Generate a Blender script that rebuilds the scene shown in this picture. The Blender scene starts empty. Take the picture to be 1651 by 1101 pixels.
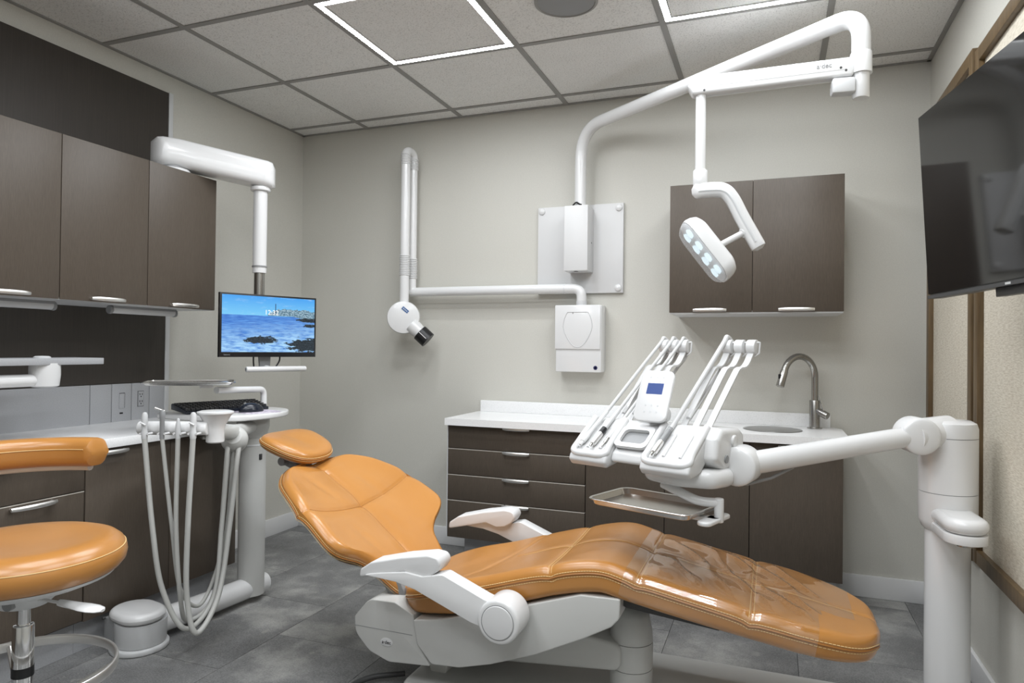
import bpy, bmesh, math, random
from mathutils import Vector, Matrix, noise
R = math.radians
random.seed(7)
scene = bpy.context.scene
COL = scene.collection

# ------------------------------------------------------------------ camera
cam_d = bpy.data.cameras.new('camera')
cam_d.lens = 24.0
cam_d.sensor_width = 36.0
cam_d.clip_start = 0.05
cam = bpy.data.objects.new('camera', cam_d)
COL.objects.link(cam)
YAW, PITCH, ROLL = R(20.928), R(0.5527), R(0.651)
cam.matrix_world = (Matrix.Translation((0, 0, 1.10)) @ Matrix.Rotation(YAW, 4, 'Z')
                    @ Matrix.Rotation(R(90) + PITCH, 4, 'X') @ Matrix.Rotation(ROLL, 4, 'Z'))
scene.camera = cam

# ------------------------------------------------------------------ world, exposure
world = bpy.data.worlds.new('world')
scene.world = world
world.use_nodes = True
world.node_tree.nodes['Background'].inputs[0].default_value = (0.8, 0.85, 0.9, 1)
world.node_tree.nodes['Background'].inputs[1].default_value = 0.3
scene.view_settings.view_transform = 'Standard'
scene.view_settings.look = 'None'
scene.view_settings.gamma = 1.0
scene.view_settings.use_curve_mapping = False
scene.view_settings.exposure = 0.12
LED_STRENGTH = 98.0

# room (metres): left wall, right wall, back wall, wall behind the camera, ceiling
XL, XR, YB, YF, ZC = -2.712, 0.642, 3.455, -1.75, 2.3855

# ------------------------------------------------------------------ materials
MATS = {}
def srgb(r, g, b):
    def f(c):
        c /= 255.0
        return c / 12.92 if c <= 0.04045 else ((c + 0.055) / 1.055) ** 2.4
    return (f(r), f(g), f(b), 1.0)

def base(name):
    m = bpy.data.materials.new(name)
    m.use_nodes = True
    nt = m.node_tree
    b = nt.nodes['Principled BSDF']
    MATS[name] = m
    return m, nt, b

def plain(name, col, rough=0.5, metal=0.0, coat=0.0, spec=0.5, coat_rough=0.08):
    m, nt, b = base(name)
    b.inputs['Base Color'].default_value = col
    b.inputs['Roughness'].default_value = rough
    b.inputs['Metallic'].default_value = metal
    b.inputs['Coat Weight'].default_value = coat
    b.inputs['Coat Roughness'].default_value = coat_rough
    b.inputs['Specular IOR Level'].default_value = spec
    return m

def N(nt, t, **kw):
    n = nt.nodes.new(t)
    for k, v in kw.items():
        setattr(n, k, v)
    return n

def coords(nt, scale=(1, 1, 1), out='Object', rand=False):
    tc = N(nt, 'ShaderNodeTexCoord')
    mp = N(nt, 'ShaderNodeMapping')
    mp.inputs['Scale'].default_value = scale
    nt.links.new(tc.outputs[out], mp.inputs['Vector'])
    if rand:
        oi = N(nt, 'ShaderNodeObjectInfo')
        mu = N(nt, 'ShaderNodeMath', operation='MULTIPLY')
        mu.inputs[1].default_value = 37.0
        nt.links.new(oi.outputs['Random'], mu.inputs[0])
        cb = N(nt, 'ShaderNodeCombineXYZ')
        for i in range(3):
            nt.links.new(mu.outputs[0], cb.inputs[i])
        nt.links.new(cb.outputs[0], mp.inputs['Location'])
    return mp.outputs['Vector']

def noise_tex(nt, vec, scale, detail=4, rough=0.55):
    n = N(nt, 'ShaderNodeTexNoise')
    n.inputs['Scale'].default_value = scale
    n.inputs['Detail'].default_value = detail
    n.inputs['Roughness'].default_value = rough
    nt.links.new(vec, n.inputs['Vector'])
    return n.outputs['Fac']

def ramp(nt, fac, stops):
    r = N(nt, 'ShaderNodeValToRGB')
    el = r.color_ramp.elements
    while len(el) < len(stops):
        el.new(0.5)
    for e, (p, c) in zip(el, stops):
        e.position = p
        e.color = c
    nt.links.new(fac, r.inputs['Fac'])
    return r.outputs['Color']

def bump(nt, b, fac, strength, dist=0.002):
    bp = N(nt, 'ShaderNodeBump')
    bp.inputs['Strength'].default_value = strength
    bp.inputs['Distance'].default_value = dist
    nt.links.new(fac, bp.inputs['Height'])
    nt.links.new(bp.outputs['Normal'], b.inputs['Normal'])

def textured(name, scale, nscale, stops, rough, bump_s=0.0, bdist=0.001, detail=4, rand=False, coat=0.0, spec=0.5):
    m, nt, b = base(name)
    v = coords(nt, scale, rand=rand)
    f = noise_tex(nt, v, nscale, detail)
    nt.links.new(ramp(nt, f, stops), b.inputs['Base Color'])
    b.inputs['Roughness'].default_value = rough
    b.inputs['Coat Weight'].default_value = coat
    b.inputs['Specular IOR Level'].default_value = spec
    if bump_s:
        bump(nt, b, f, bump_s, bdist)
    return m

textured('wall_paint', (1, 1, 1), 220, [(0.35, srgb(197, 195, 187)), (0.65, srgb(203, 201, 193))], 0.55, 0.06, 0.0006)
plain('trim_white', srgb(222, 222, 222), 0.35)
# acoustic ceiling tile: two scales of fleck
m, nt, b = base('ceiling_tile')
v = coords(nt, (1, 1, 1), rand=True)
f1 = noise_tex(nt, v, 170, 3, 0.7)
f2 = noise_tex(nt, v, 9, 2)
mx = N(nt, 'ShaderNodeMix', data_type='RGBA')
mx.inputs[0].default_value = 0.25
nt.links.new(ramp(nt, f1, [(0.34, srgb(186, 186, 183)), (0.46, srgb(236, 236, 234)), (0.8, srgb(243, 243, 241))]), mx.inputs[6])
nt.links.new(ramp(nt, f2, [(0.3, srgb(228, 228, 225)), (0.7, srgb(240, 240, 238))]), mx.inputs[7])
nt.links.new(mx.outputs[2], b.inputs['Base Color'])
b.inputs['Roughness'].default_value = 0.95
b.inputs['Specular IOR Level'].default_value = 0.1
bump(nt, b, f1, 0.35, 0.002)
plain('grid_metal', srgb(150, 149, 146), 0.6)
# brown laminate with fine vertical thread
m, nt, b = base('laminate')
v = coords(nt, (620, 620, 30), rand=True)
f1 = noise_tex(nt, v, 1.0, 5, 0.7)
v2 = coords(nt, (40, 40, 3), rand=True)
f2 = noise_tex(nt, v2, 1.0, 2)
mx = N(nt, 'ShaderNodeMix', data_type='RGBA')
mx.inputs[0].default_value = 0.3
nt.links.new(ramp(nt, f1, [(0.25, srgb(69, 61, 53)), (0.5, srgb(82, 73, 64)), (0.75, srgb(95, 85, 75))]), mx.inputs[6])
nt.links.new(ramp(nt, f2, [(0.3, srgb(78, 69, 60)), (0.7, srgb(85, 76, 67))]), mx.inputs[7])
nt.links.new(mx.outputs[2], b.inputs['Base Color'])
b.inputs['Roughness'].default_value = 0.45
b.inputs['Specular IOR Level'].default_value = 0.4
bump(nt, b, f1, 0.15, 0.0006)
textured('dark_panel', (200, 200, 5), 1.0, [(0.3, srgb(50, 45, 40)), (0.7, srgb(59, 53, 48))], 0.5, 0.08, 0.0005)
plain('shadow_gap', srgb(38, 33, 29), 0.7)
plain('edge_light', srgb(196, 190, 180), 0.45)
textured('quartz', (1, 1, 1), 260, [(0.34, srgb(228, 228, 228)), (0.44, srgb(242, 242, 242))], 0.22, 0, detail=2)
textured('metal_panel', (1, 1, 1), 300, [(0.3, srgb(160, 161, 164)), (0.7, srgb(172, 173, 176))], 0.42, 0.04, 0.0004)
# leather
def leather(name, c1, c2, rough):
    m, nt, b = base(name)
    v = coords(nt)
    f1 = noise_tex(nt, v, 420, 3, 0.6)
    f2 = noise_tex(nt, v, 5, 3)
    nt.links.new(ramp(nt, f2, [(0.3, c1), (0.7, c2)]), b.inputs['Base Color'])
    b.inputs['Roughness'].default_value = rough
    b.inputs['Coat Weight'].default_value = 0.35
    b.inputs['Coat Roughness'].default_value = 0.28
    bump(nt, b, f1, 0.18, 0.0006)
    return m
leather('leather', srgb(178, 121, 57), srgb(185, 128, 64), 0.28)
leather('leather_dark', srgb(172, 108, 42), srgb(180, 116, 48), 0.42)
plain('piping', srgb(158, 104, 46), 0.45)
plain('stitch', srgb(226, 196, 140), 0.6)
plain('white_plastic', srgb(222, 222, 222), 0.24, coat=0.3)
plain('white_matte', srgb(212, 212, 212), 0.42)
plain('chair_grey', srgb(196, 196, 193), 0.36, coat=0.2)
plain('light_grey', srgb(205, 206, 207), 0.4)
plain('mid_grey', srgb(140, 141, 142), 0.45)
plain('hose_grey', srgb(186, 186, 182), 0.5)
plain('hose_white', srgb(204, 204, 204), 0.4)
plain('dark_grey', srgb(62, 62, 62), 0.5)
plain('black_plastic', srgb(22, 22, 24), 0.35)
plain('black_gloss', srgb(14, 14, 15), 0.06, spec=0.5)
plain('chrome', (0.82, 0.82, 0.82, 1), 0.08, 1.0)
plain('brushed_steel', (0.40, 0.39, 0.37, 1), 0.26, 1.0)
plain('sink_steel', (0.30, 0.30, 0.29, 1), 0.3, 1.0)
plain('tray_steel', (0.62, 0.61, 0.59, 1), 0.24, 1.0)
plain('satin_nickel', (0.86, 0.85, 0.83, 1), 0.38, 1.0)
plain('navy_plastic', srgb(20, 26, 38), 0.25)
plain('key_black', srgb(38, 38, 40), 0.4)
plain('blue_label', srgb(44, 92, 150), 0.5)
plain('logo_dark', srgb(28, 28, 30), 0.5)
plain('logo_navy', srgb(40, 40, 90), 0.5)
plain('logo_silver', srgb(190, 190, 190), 0.3)
textured('mouse_mat', (1, 1, 1), 60, [(0.3, srgb(150, 140, 160)), (0.6, srgb(214, 206, 216))], 0.8, 0, detail=3)
# bronze stained wooden frames
textured('bronze_wood', (60, 60, 6), 1.0, [(0.3, srgb(86, 68, 44)), (0.7, srgb(110, 90, 62))], 0.42, 0.1, 0.0005)
# woven wall fabric
m, nt, b = base('fabric')
v = coords(nt, (1, 40, 260))
f1 = noise_tex(nt, v, 1.0, 4, 0.65)
nt.links.new(ramp(nt, f1, [(0.3, srgb(186, 176, 158)), (0.6, srgb(216, 209, 194))]), b.inputs['Base Color'])
b.inputs['Roughness'].default_value = 0.9
bump(nt, b, f1, 0.5, 0.002)
# stone-look floor tile
m, nt, b = base('floor_tile')
v = coords(nt, (1, 1, 1), rand=True)
f1 = noise_tex(nt, v, 3.2, 6, 0.62)
f2 = noise_tex(nt, v, 200, 3, 0.75)
f3 = noise_tex(nt, v, 14, 6, 0.7)
mx = N(nt, 'ShaderNodeMix', data_type='RGBA')
mx.inputs[0].default_value = 0.35
nt.links.new(ramp(nt, f1, [(0.32, srgb(84, 84, 85)), (0.5, srgb(116, 116, 116)), (0.66, srgb(178, 177, 173))]), mx.inputs[6])
nt.links.new(ramp(nt, f2, [(0.35, srgb(80, 80, 81)), (0.65, srgb(168, 168, 166))]), mx.inputs[7])
mx2 = N(nt, 'ShaderNodeMix', data_type='RGBA')
nt.links.new(mx.outputs[2], mx2.inputs[6])
mx2.inputs[7].default_value = srgb(168, 166, 158)
nt.links.new(ramp(nt, f3, [(0.6, (0, 0, 0, 1)), (0.72, (0.6, 0.6, 0.6, 1))]), mx2.inputs[0])
hs = N(nt, 'ShaderNodeHueSaturation')
oi = N(nt, 'ShaderNodeObjectInfo')
mr = N(nt, 'ShaderNodeMapRange')
mr.inputs['To Min'].default_value = 0.86
mr.inputs['To Max'].default_value = 1.12
nt.links.new(oi.outputs['Random'], mr.inputs['Value'])
nt.links.new(mr.outputs[0], hs.inputs['Value'])
nt.links.new(mx2.outputs[2], hs.inputs['Color'])
nt.links.new(hs.outputs[0], b.inputs['Base Color'])
b.inputs['Roughness'].default_value = 0.55
bump(nt, b, f2, 0.2, 0.001)
plain('grout', srgb(58, 58, 58), 0.9)
# clear protective plastic sheet
m, nt, b = base('clear_film')
nt.nodes.remove(b)
tr = N(nt, 'ShaderNodeBsdfTransparent')
tr.inputs[0].default_value = (0.98, 0.98, 0.98, 1)
gl = N(nt, 'ShaderNodeBsdfGlossy')
gl.inputs['Roughness'].default_value = 0.07
lw = N(nt, 'ShaderNodeFresnel')
lw.inputs['IOR'].default_value = 2.3
ms = N(nt, 'ShaderNodeMixShader')
gm = N(nt, 'ShaderNodeNewGeometry')
iv = N(nt, 'ShaderNodeMath', operation='SUBTRACT'); iv.inputs[0].default_value = 1.0
nt.links.new(gm.outputs['Backfacing'], iv.inputs[1])
fm = N(nt, 'ShaderNodeMath', operation='MULTIPLY')
nt.links.new(lw.outputs[0], fm.inputs[0]); nt.links.new(iv.outputs[0], fm.inputs[1])
nt.links.new(fm.outputs[0], ms.inputs[0])
nt.links.new(tr.outputs[0], ms.inputs[1])
nt.links.new(gl.outputs[0], ms.inputs[2])
nt.links.new(ms.outputs[0], nt.nodes['Material Output'].inputs['Surface'])
# clear lens cover of the lamp
m, nt, b = base('clear_cover')
b.inputs['Base Color'].default_value = (0.95, 0.97, 1, 1)
b.inputs['Roughness'].default_value = 0.08
b.inputs['Alpha'].default_value = 0.25
def emit(name, col, s):
    m, nt, b = base(name)
    b.inputs['Base Color'].default_value = (0, 0, 0, 1)
    b.inputs['Emission Color'].default_value = col
    b.inputs['Emission Strength'].default_value = s
    return m
emit('led_strip', (0.93, 0.965, 1.0, 1), LED_STRENGTH)
emit('lamp_led', (0.75, 0.92, 1.0, 1), 1.0)
emit('lcd_blue', srgb(52, 84, 160), 0.9)
emit('screen_white', (1, 1, 1, 1), 1.0)

# ------------------------------------------------------------------ mesh helpers
def new_faces_bevel(bm, verts, bev, seg=2, ang=30):
    if bev <= 0:
        return
    vs = set(verts)
    bm.normal_update()
    es = [e for e in bm.edges if e.verts[0] in vs and e.verts[1] in vs and len(e.link_faces) == 2
          and e.calc_face_angle(0) > R(ang)]
    bmesh.ops.bevel(bm, geom=es, offset=bev, offset_type='OFFSET', segments=seg, profile=0.5, affect='EDGES', clamp_overlap=True)

def box(bm, c, s, bev=0.0, rot=None, seg=2):
    """box centred at c with sizes s; rot = Matrix 3x3 or z angle"""
    if rot is None:
        M = Matrix.Identity(3)
    elif isinstance(rot, (int, float)):
        M = Matrix.Rotation(rot, 3, 'Z')
    else:
        M = rot
    vs = []
    for x in (-.5, .5):
        for y in (-.5, .5):
            for z in (-.5, .5):
                vs.append(bm.verts.new(Vector(c) + M @ Vector((x * s[0], y * s[1], z * s[2]))))
    for f in ((0, 1, 3, 2), (4, 6, 7, 5), (0, 4, 5, 1), (2, 3, 7, 6), (0, 2, 6, 4), (1, 5, 7, 3)):
        bm.faces.new([vs[i] for i in f])
    new_faces_bevel(bm, vs, bev, seg)

def bb(bm, x0, x1, y0, y1, z0, z1, bev=0.0):
    box(bm, ((x0 + x1) / 2, (y0 + y1) / 2, (z0 + z1) / 2), (abs(x1 - x0), abs(y1 - y0), abs(z1 - z0)), bev)

def frame_from(d):
    d = Vector(d).normalized()
    up = Vector((0, 0, 1)) if abs(d.z) < 0.95 else Vector((1, 0, 0))
    x = d.cross(up).normalized()
    y = x.cross(d).normalized()
    return x, y, d

def loft(bm, rings, cap=True, closed=True):
    rv = [[bm.verts.new(p) for p in r] for r in rings]
    n = len(rings[0])
    for i in range(len(rv) - 1):
        for j in range(n if closed else n - 1):
            k = (j + 1) % n
            bm.faces.new((rv[i][j], rv[i][k], rv[i + 1][k], rv[i + 1][j]))
    if cap and closed:
        bm.faces.new(list(reversed(rv[0])))
        bm.faces.new(rv[-1])
    return rv

def lathe(bm, prof, origin=(0, 0, 0), axis=(0, 0, 1), seg=32):
    """prof: (radius, height) pairs along axis"""
    x, y, d = frame_from(axis)
    o = Vector(origin)
    rings = [[o + d * h + (x * math.cos(2 * math.pi * i / seg) + y * math.sin(2 * math.pi * i / seg)) * max(r, 1e-4)
              for i in range(seg)] for r, h in prof]
    loft(bm, rings)

def cyl(bm, p0, p1, r, r1=None, bev=0.0, seg=28):
    p0, p1 = Vector(p0), Vector(p1)
    L = (p1 - p0).length
    r1 = r if r1 is None else r1
    if bev > 0:
        k = 3
        prof = [(r - bev + bev * math.sin(i * math.pi / 2 / k), bev - bev * math.cos(i * math.pi / 2 / k)) for i in range(k + 1)]
        prof += [(r1 - bev + bev * math.cos(i * math.pi / 2 / k), L - bev + bev * math.sin(i * math.pi / 2 / k)) for i in range(k + 1)]
    else:
        prof = [(r, 0), (r1, L)]
    lathe(bm, prof, p0, p1 - p0, seg)

def smooth_path(pts, res=8):
    P = [Vector(p) for p in pts]
    out = []
    for i in range(len(P) - 1):
        p0 = P[i - 1] if i > 0 else P[0] * 2 - P[1]
        p1, p2 = P[i], P[i + 1]
        p3 = P[i + 2] if i + 2 < len(P) else P[-1] * 2 - P[-2]
        for k in range(res):
            t = k / res
            out.append(0.5 * ((2 * p1) + (p2 - p0) * t + (2 * p0 - 5 * p1 + 4 * p2 - p3) * t * t + (3 * p1 - p0 - 3 * p2 + p3) * t ** 3))
    out.append(P[-1])
    return out

def fillet(pts, rad, k=8):
    """polyline with rounded corners"""
    P = [Vector(p) for p in pts]
    out = [P[0]]
    for i in range(1, len(P) - 1):
        a, b = (P[i - 1] - P[i]), (P[i + 1] - P[i])
        r = rad[i - 1] if isinstance(rad, (list, tuple)) else rad
        ang = a.angle(b)
        t = min(r / math.tan(ang / 2), a.length * 0.49, b.length * 0.49)
        s, e = P[i] + a.normalized() * t, P[i] + b.normalized() * t
        for j in range(k + 1):
            u = j / k
            out.append(s * (1 - u) ** 2 + P[i] * 2 * u * (1 - u) + e * u * u)
    out.append(P[-1])
    return out

def tube(bm, pts, r, seg=12, cap=True, rfun=None):
    P = [Vector(p) for p in pts]
    n = len(P)
    T = []
    for i in range(n):
        a = P[max(i - 1, 0)]
        b = P[min(i + 1, n - 1)]
        T.append((b - a).normalized() if (b - a).length > 1e-9 else Vector((0, 0, 1)))
    x, y, d = frame_from(T[0])
    rings = []
    for i in range(n):
        if i:
            q = T[i - 1].rotation_difference(T[i])
            x = q @ x
            y = q @ y
        rr = rfun(i / (n - 1)) if rfun else r
        rings.append([P[i] + (x * math.cos(2 * math.pi * k / seg) + y * math.sin(2 * math.pi * k / seg)) * rr for k in range(seg)])
    loft(bm, rings, cap)

def prism(bm, poly, o, u, v, w, t, bev=0.0, seg=2):
    """extrude the 2-D polygon (u,v coordinates) along w from 0 to t"""
    o, u, v, w = Vector(o), Vector(u), Vector(v), Vector(w)
    a = [bm.verts.new(o + u * p[0] + v * p[1]) for p in poly]
    b = [bm.verts.new(o + u * p[0] + v * p[1] + w * t) for p in poly]
    n = len(poly)
    bm.faces.new(a)
    bm.faces.new(list(reversed(b)))
    for i in range(n):
        j = (i + 1) % n
        bm.faces.new((a[j], a[i], b[i], b[j]))
    if bev > 0:
        bm.normal_update()
        sa, sb = set(a), set(b)
        es = [e for e in bm.edges if (e.verts[0] in sa and e.verts[1] in sa) or (e.verts[0] in sb and e.verts[1] in sb)]
        bmesh.ops.bevel(bm, geom=es, offset=bev, offset_type='OFFSET', segments=seg, profile=0.5, affect='EDGES', clamp_overlap=True)

def rrect(w, h, r, k=5, cx=0, cy=0):
    out = []
    for sx, sy, a0 in ((1, 1, 0), (-1, 1, 90), (-1, -1, 180), (1, -1, 270)):
        for i in range(k + 1):
            a = R(a0 + 90 * i / k)
            out.append((cx + sx * (w / 2 - r) + r * math.cos(a), cy + sy * (h / 2 - r) + r * math.sin(a)))
    return out

def round_poly(pts, r, k=4):
    """2-D polygon with rounded corners"""
    P = [Vector((p[0], p[1], 0)) for p in pts]
    n = len(P)
    out = []
    for i in range(n):
        rr = r[i] if isinstance(r, (list, tuple)) else r
        a, b = P[i - 1] - P[i], P[(i + 1) % n] - P[i]
        if rr <= 0:
            out.append((P[i].x, P[i].y))
            continue
        ang = max(a.angle(b), 0.05)
        t = min(rr / math.tan(ang / 2), a.length * 0.48, b.length * 0.48)
        s, e = P[i] + a.normalized() * t, P[i] + b.normalized() * t
        for j in range(k + 1):
            q = j / k
            p = s * (1 - q) ** 2 + P[i] * 2 * q * (1 - q) + e * q * q
            out.append((p.x, p.y))
    return out

def sphere(bm, c, r, seg=24, sc=(1, 1, 1)):
    M = Matrix.Translation(c) @ Matrix.Diagonal((sc[0], sc[1], sc[2], 1))
    bmesh.ops.create_uvsphere(bm, u_segments=seg, v_segments=seg // 2, radius=r, matrix=M)

def wpos(o):
    p = Vector((0, 0, 0))
    while o is not None:
        p += o.location
        o = o.parent
    return p

def finish(bm, ang=38):
    bmesh.ops.recalc_face_normals(bm, faces=bm.faces)
    bm.normal_update()
    for e in bm.edges:
        e.smooth = not (len(e.link_faces) != 2 or e.calc_face_angle(0) > R(ang))
    for f in bm.faces:
        f.smooth = True

def tag(o, label=None, cat=None, group=None, kind=None):
    if label: o['label'] = label
    if cat: o['category'] = cat
    if group: o['group'] = group
    if kind: o['kind'] = kind
    return o

def obj(name, bm, mat, parent=None, label=None, cat=None, group=None, kind=None, ang=38, origin=None):
    """world-space bmesh -> one mesh object (origin at the parent's base, or the given point)"""
    finish(bm, ang)
    if origin is None:
        origin = wpos(parent) if parent is not None else Vector((0, 0, 0))
    origin = Vector(origin)
    bmesh.ops.translate(bm, verts=bm.verts, vec=-origin)
    me = bpy.data.meshes.new(name)
    bm.to_mesh(me)
    bm.free()
    me.materials.append(MATS[mat])
    o = bpy.data.objects.new(name, me)
    COL.objects.link(o)
    if parent is not None:
        o.parent = parent
        o.location = origin - wpos(parent)
    else:
        o.location = origin
    return tag(o, label, cat, group, kind)

def thing(name, loc, label, cat, group=None):
    o = bpy.data.objects.new(name, None)
    o.empty_display_size = 0.1
    COL.objects.link(o)
    o.location = loc
    return tag(o, label, cat, group)

def inst(src, name, loc, parent=None):
    """another object that shares src's mesh, at world position loc"""
    o = src.copy()
    o.name = name
    COL.objects.link(o)
    o.parent = parent
    o.location = Vector(loc) - (wpos(parent) if parent is not None else Vector((0, 0, 0)))
    return o

def BM():
    return bmesh.new()

def text_obj(name, s, size, o, u, v, mat, parent, extrude=0.0004, align='CENTER'):
    """flat lettering: baseline direction u, up direction v"""
    cu = bpy.data.curves.new(name, 'FONT')
    cu.body = s
    cu.size = size
    cu.extrude = extrude
    cu.align_x = align
    cu.align_y = 'CENTER'
    cu.resolution_u = 3
    tmp = bpy.data.objects.new(name, cu)
    COL.objects.link(tmp)
    dg = bpy.context.evaluated_depsgraph_get()
    me = bpy.data.meshes.new_from_object(tmp.evaluated_get(dg))
    bpy.data.objects.remove(tmp)
    me.name = name
    u, v = Vector(u).normalized(), Vector(v).normalized()
    w = u.cross(v)
    M = Matrix((u, v, w)).transposed().to_4x4()
    M.translation = Vector(o) - (wpos(parent) if parent is not None else Vector((0, 0, 0)))
    me.transform(M)
    me.materials.clear()
    me.materials.append(MATS[mat])
    ob = bpy.data.objects.new(name, me)
    COL.objects.link(ob)
    if parent is not None:
        ob.parent = parent
    return ob

# ================================================================== THE ROOM
# floor: slab + stone-look tiles 0.46 x 0.61, staggered
bm = BM(); bb(bm, XL - .1, XR + .1, YF - .1, YB + .1, -0.08, -0.004)
floor = obj('floor', bm, 'grout', kind='structure', label='dark grey stone-look tiled floor')
tx0, tw, tl = -2.21, 0.46, 0.605
ci = 0
for i in range(-2, 8):
    x0, x1 = tx0 + tw * i, tx0 + tw * (i + 1)
    x0c, x1c = max(x0, XL), min(x1, XR)
    if x1c - x0c < 0.01: continue
    off = 2.73 if i % 2 else 2.73 - tl / 2
    for j in range(-9, 4):
        y0, y1 = off + tl * j, off + tl * (j + 1)
        y0c, y1c = max(y0, YF), min(y1, YB)
        if y1c - y0c < 0.01: continue
        bm = BM(); g = 0.0009
        bb(bm, x0c + g, x1c - g, y0c + g, y1c - g, -0.006, 0.0)
        obj('floor_tile', bm, 'floor_tile', floor, origin=((x0c + x1c) / 2, (y0c + y1c) / 2, 0))
# walls
bm = BM(); bb(bm, XL - .1, XL, YF - .1, YB + .1, 0, 2.6); obj('wall_left', bm, 'wall_paint', kind='structure')
bm = BM(); bb(bm, XR, XR + .1, YF - .1, YB + .1, 0, 2.6); obj('wall_right', bm, 'wall_paint', kind='structure')
bm = BM(); bb(bm, XL, XR, YB, YB + .1, 0, 2.6); obj('wall_back', bm, 'wall_paint', kind='structure')
bm = BM(); bb(bm, XL, XR, YF - .1, YF, 0, 2.6); obj('wall_front', bm, 'wall_paint', kind='structure')
# baseboards
BH = 0.098
bm = BM(); bb(bm, XL, XL + .014, 2.47, YB, 0, BH, 0.003); obj('baseboard_left', bm, 'trim_white', kind='structure')
bm = BM(); bb(bm, XL + .014, -1.497, YB - .014, YB, 0, BH, 0.003); obj('baseboard_back_1', bm, 'trim_white', kind='structure')
bm = BM(); bb(bm, 0.255, XR - .014, YB - .014, YB, 0, BH, 0.003); obj('baseboard_back_2', bm, 'trim_white', kind='structure')
bm = BM(); bb(bm, XR - .014, XR, YF, YB, 0, BH, 0.003); obj('baseboard_right', bm, 'trim_white', kind='structure')
# ceiling: slab, T grid, tiles
bm = BM(); bb(bm, XL - .1, XR + .1, YF - .1, YB + .1, 2.42, 2.6)
ceiling = obj('ceiling', bm, 'grid_metal', kind='structure', label='suspended ceiling of square acoustic tiles')
GX = [-2.246 + 0.61 * k for k in range(-1, 6)]
GY = [3.321 - 0.61 * k for k in range(0, 10)]
GX = [x for x in GX if XL < x < XR]; GY = [y for y in GY if YF < y < YB]
TB = 0.012
for x in GX:
    bm = BM(); bb(bm, x - TB, x + TB, YF, YB, ZC, ZC + .004); bb(bm, x - .0015, x + .0015, YF, YB, ZC + .004, ZC + .034)
    obj('grid_runner', bm, 'grid_metal', ceiling)
for y in GY:
    bm = BM(); bb(bm, XL, XR, y - TB, y + TB, ZC + .0003, ZC + .0043); bb(bm, XL, XR, y - .0015, y + .0015, ZC + .004, ZC + .034)
    obj('grid_runner', bm, 'grid_metal', ceiling)
for k, (x0, x1, y0, y1) in enumerate(((XL, XL + .018, YF, YB), (XR - .018, XR, YF, YB), (XL, XR, YB - .018, YB), (XL, XR, YF, YF + .018))):
    bm = BM(); bb(bm, x0, x1, y0, y1, ZC - .0004, ZC + .0036); obj('edge_angle', bm, 'grid_metal', ceiling)
xs = [XL] + GX + [XR]
ys = [YF] + sorted(GY) + [YB]
LIGHT_CELLS = []
for i in range(len(xs) - 1):
    for j in range(len(ys) - 1):
        x0, x1, y0, y1 = xs[i], xs[i + 1], ys[j], ys[j + 1]
        lit = (abs(x0 + 1.636) < .01 or abs(x0 + 0.416) < .01) and any(abs(y1 - t) < .01 for t in (2.711, 1.491, 0.271))
        if lit: LIGHT_CELLS.append((x0, x1, y0, y1))
        g = 0.041 if lit else 0.004
        x0 += g; x1 -= g; y0 += g; y1 -= g
        if x1 - x0 < .02 or y1 - y0 < .02: continue
        bm = BM(); bb(bm, x0, x1, y0, y1, ZC + .0045, ZC + .019, 0.0)
        obj('ceiling_tile', bm, 'ceiling_tile', ceiling, origin=((x0 + x1) / 2, (y0 + y1) / 2, ZC))
LBL = {(-1.636, 2.711): 'square LED ceiling light frame left of the round ceiling speaker',
       (-0.416, 2.711): 'square LED ceiling light frame above the overhead lamp arm',
       (-1.636, 1.491): 'square LED ceiling light frame over the stool, above the view',
       (-0.416, 1.491): 'square LED ceiling light frame over the chair foot, above the view',
       (-1.636, 0.271): 'square LED ceiling light frame at the rear left, behind the view',
       (-0.416, 0.271): 'square LED ceiling light frame at the rear right, behind the view'}
for (x0, x1, y0, y1) in LIGHT_CELLS:
    lab = [v for k, v in LBL.items() if abs(k[0] - x0) < .02 and abs(k[1] - y1) < .02][0]
    t = thing('ceiling_light', ((x0 + x1) / 2, (y0 + y1) / 2, ZC), lab, 'ceiling light', 'square LED frames in the ceiling grid')
    bm = BM()
    a0, a1, c0, c1 = x0 + .013, x1 - .013, y0 + .013, y1 - .013
    w = 0.026
    for q in ((a0, a1, c0, c0 + w), (a0, a1, c1 - w, c1), (a0, a0 + w, c0 + w, c1 - w), (a1 - w, a1, c0 + w, c1 - w)):
        bb(bm, *q, ZC + .0, ZC + .03)
    obj('housing', bm, 'trim_white', t)
    d = 0.003; w2 = 0.023
    a0 += d / 2; a1 -= d / 2; c0 += d / 2; c1 -= d / 2
    for q in ((a0, a1, c0, c0 + w2), (a0, a1, c1 - w2, c1), (a0, a0 + w2, c0 + w2, c1 - w2), (a1 - w2, a1, c0 + w2, c1 - w2)):
        bm = BM(); bb(bm, *q, ZC - .0012, ZC - .0002)
        df = obj('diffuser', bm, 'trim_white', t)
        df.data.materials.append(MATS['led_strip'])
        for p_ in df.data.polygons: p_.material_index = 1 if p_.normal.z < -.9 else 0
# round ceiling speaker
t = thing('ceiling_speaker', (-0.725, 2.415, ZC), 'round grey ceiling speaker in a tile between the two lit frames', 'speaker')
bm = BM(); lathe(bm, [(0.118, 0.004), (0.118, -0.006), (0.108, -0.009), (0.106, -0.006)], (-0.725, 2.415, ZC + .002), seg=48); obj('rim', bm, 'grid_metal', t)
bm = BM(); lathe(bm, [(0.107, 0), (0.104, -0.006), (0.05, -0.009), (0.0, -0.010)], (-0.725, 2.415, ZC + .002), seg=48); obj('grille', bm, 'mid_grey', t)

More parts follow.
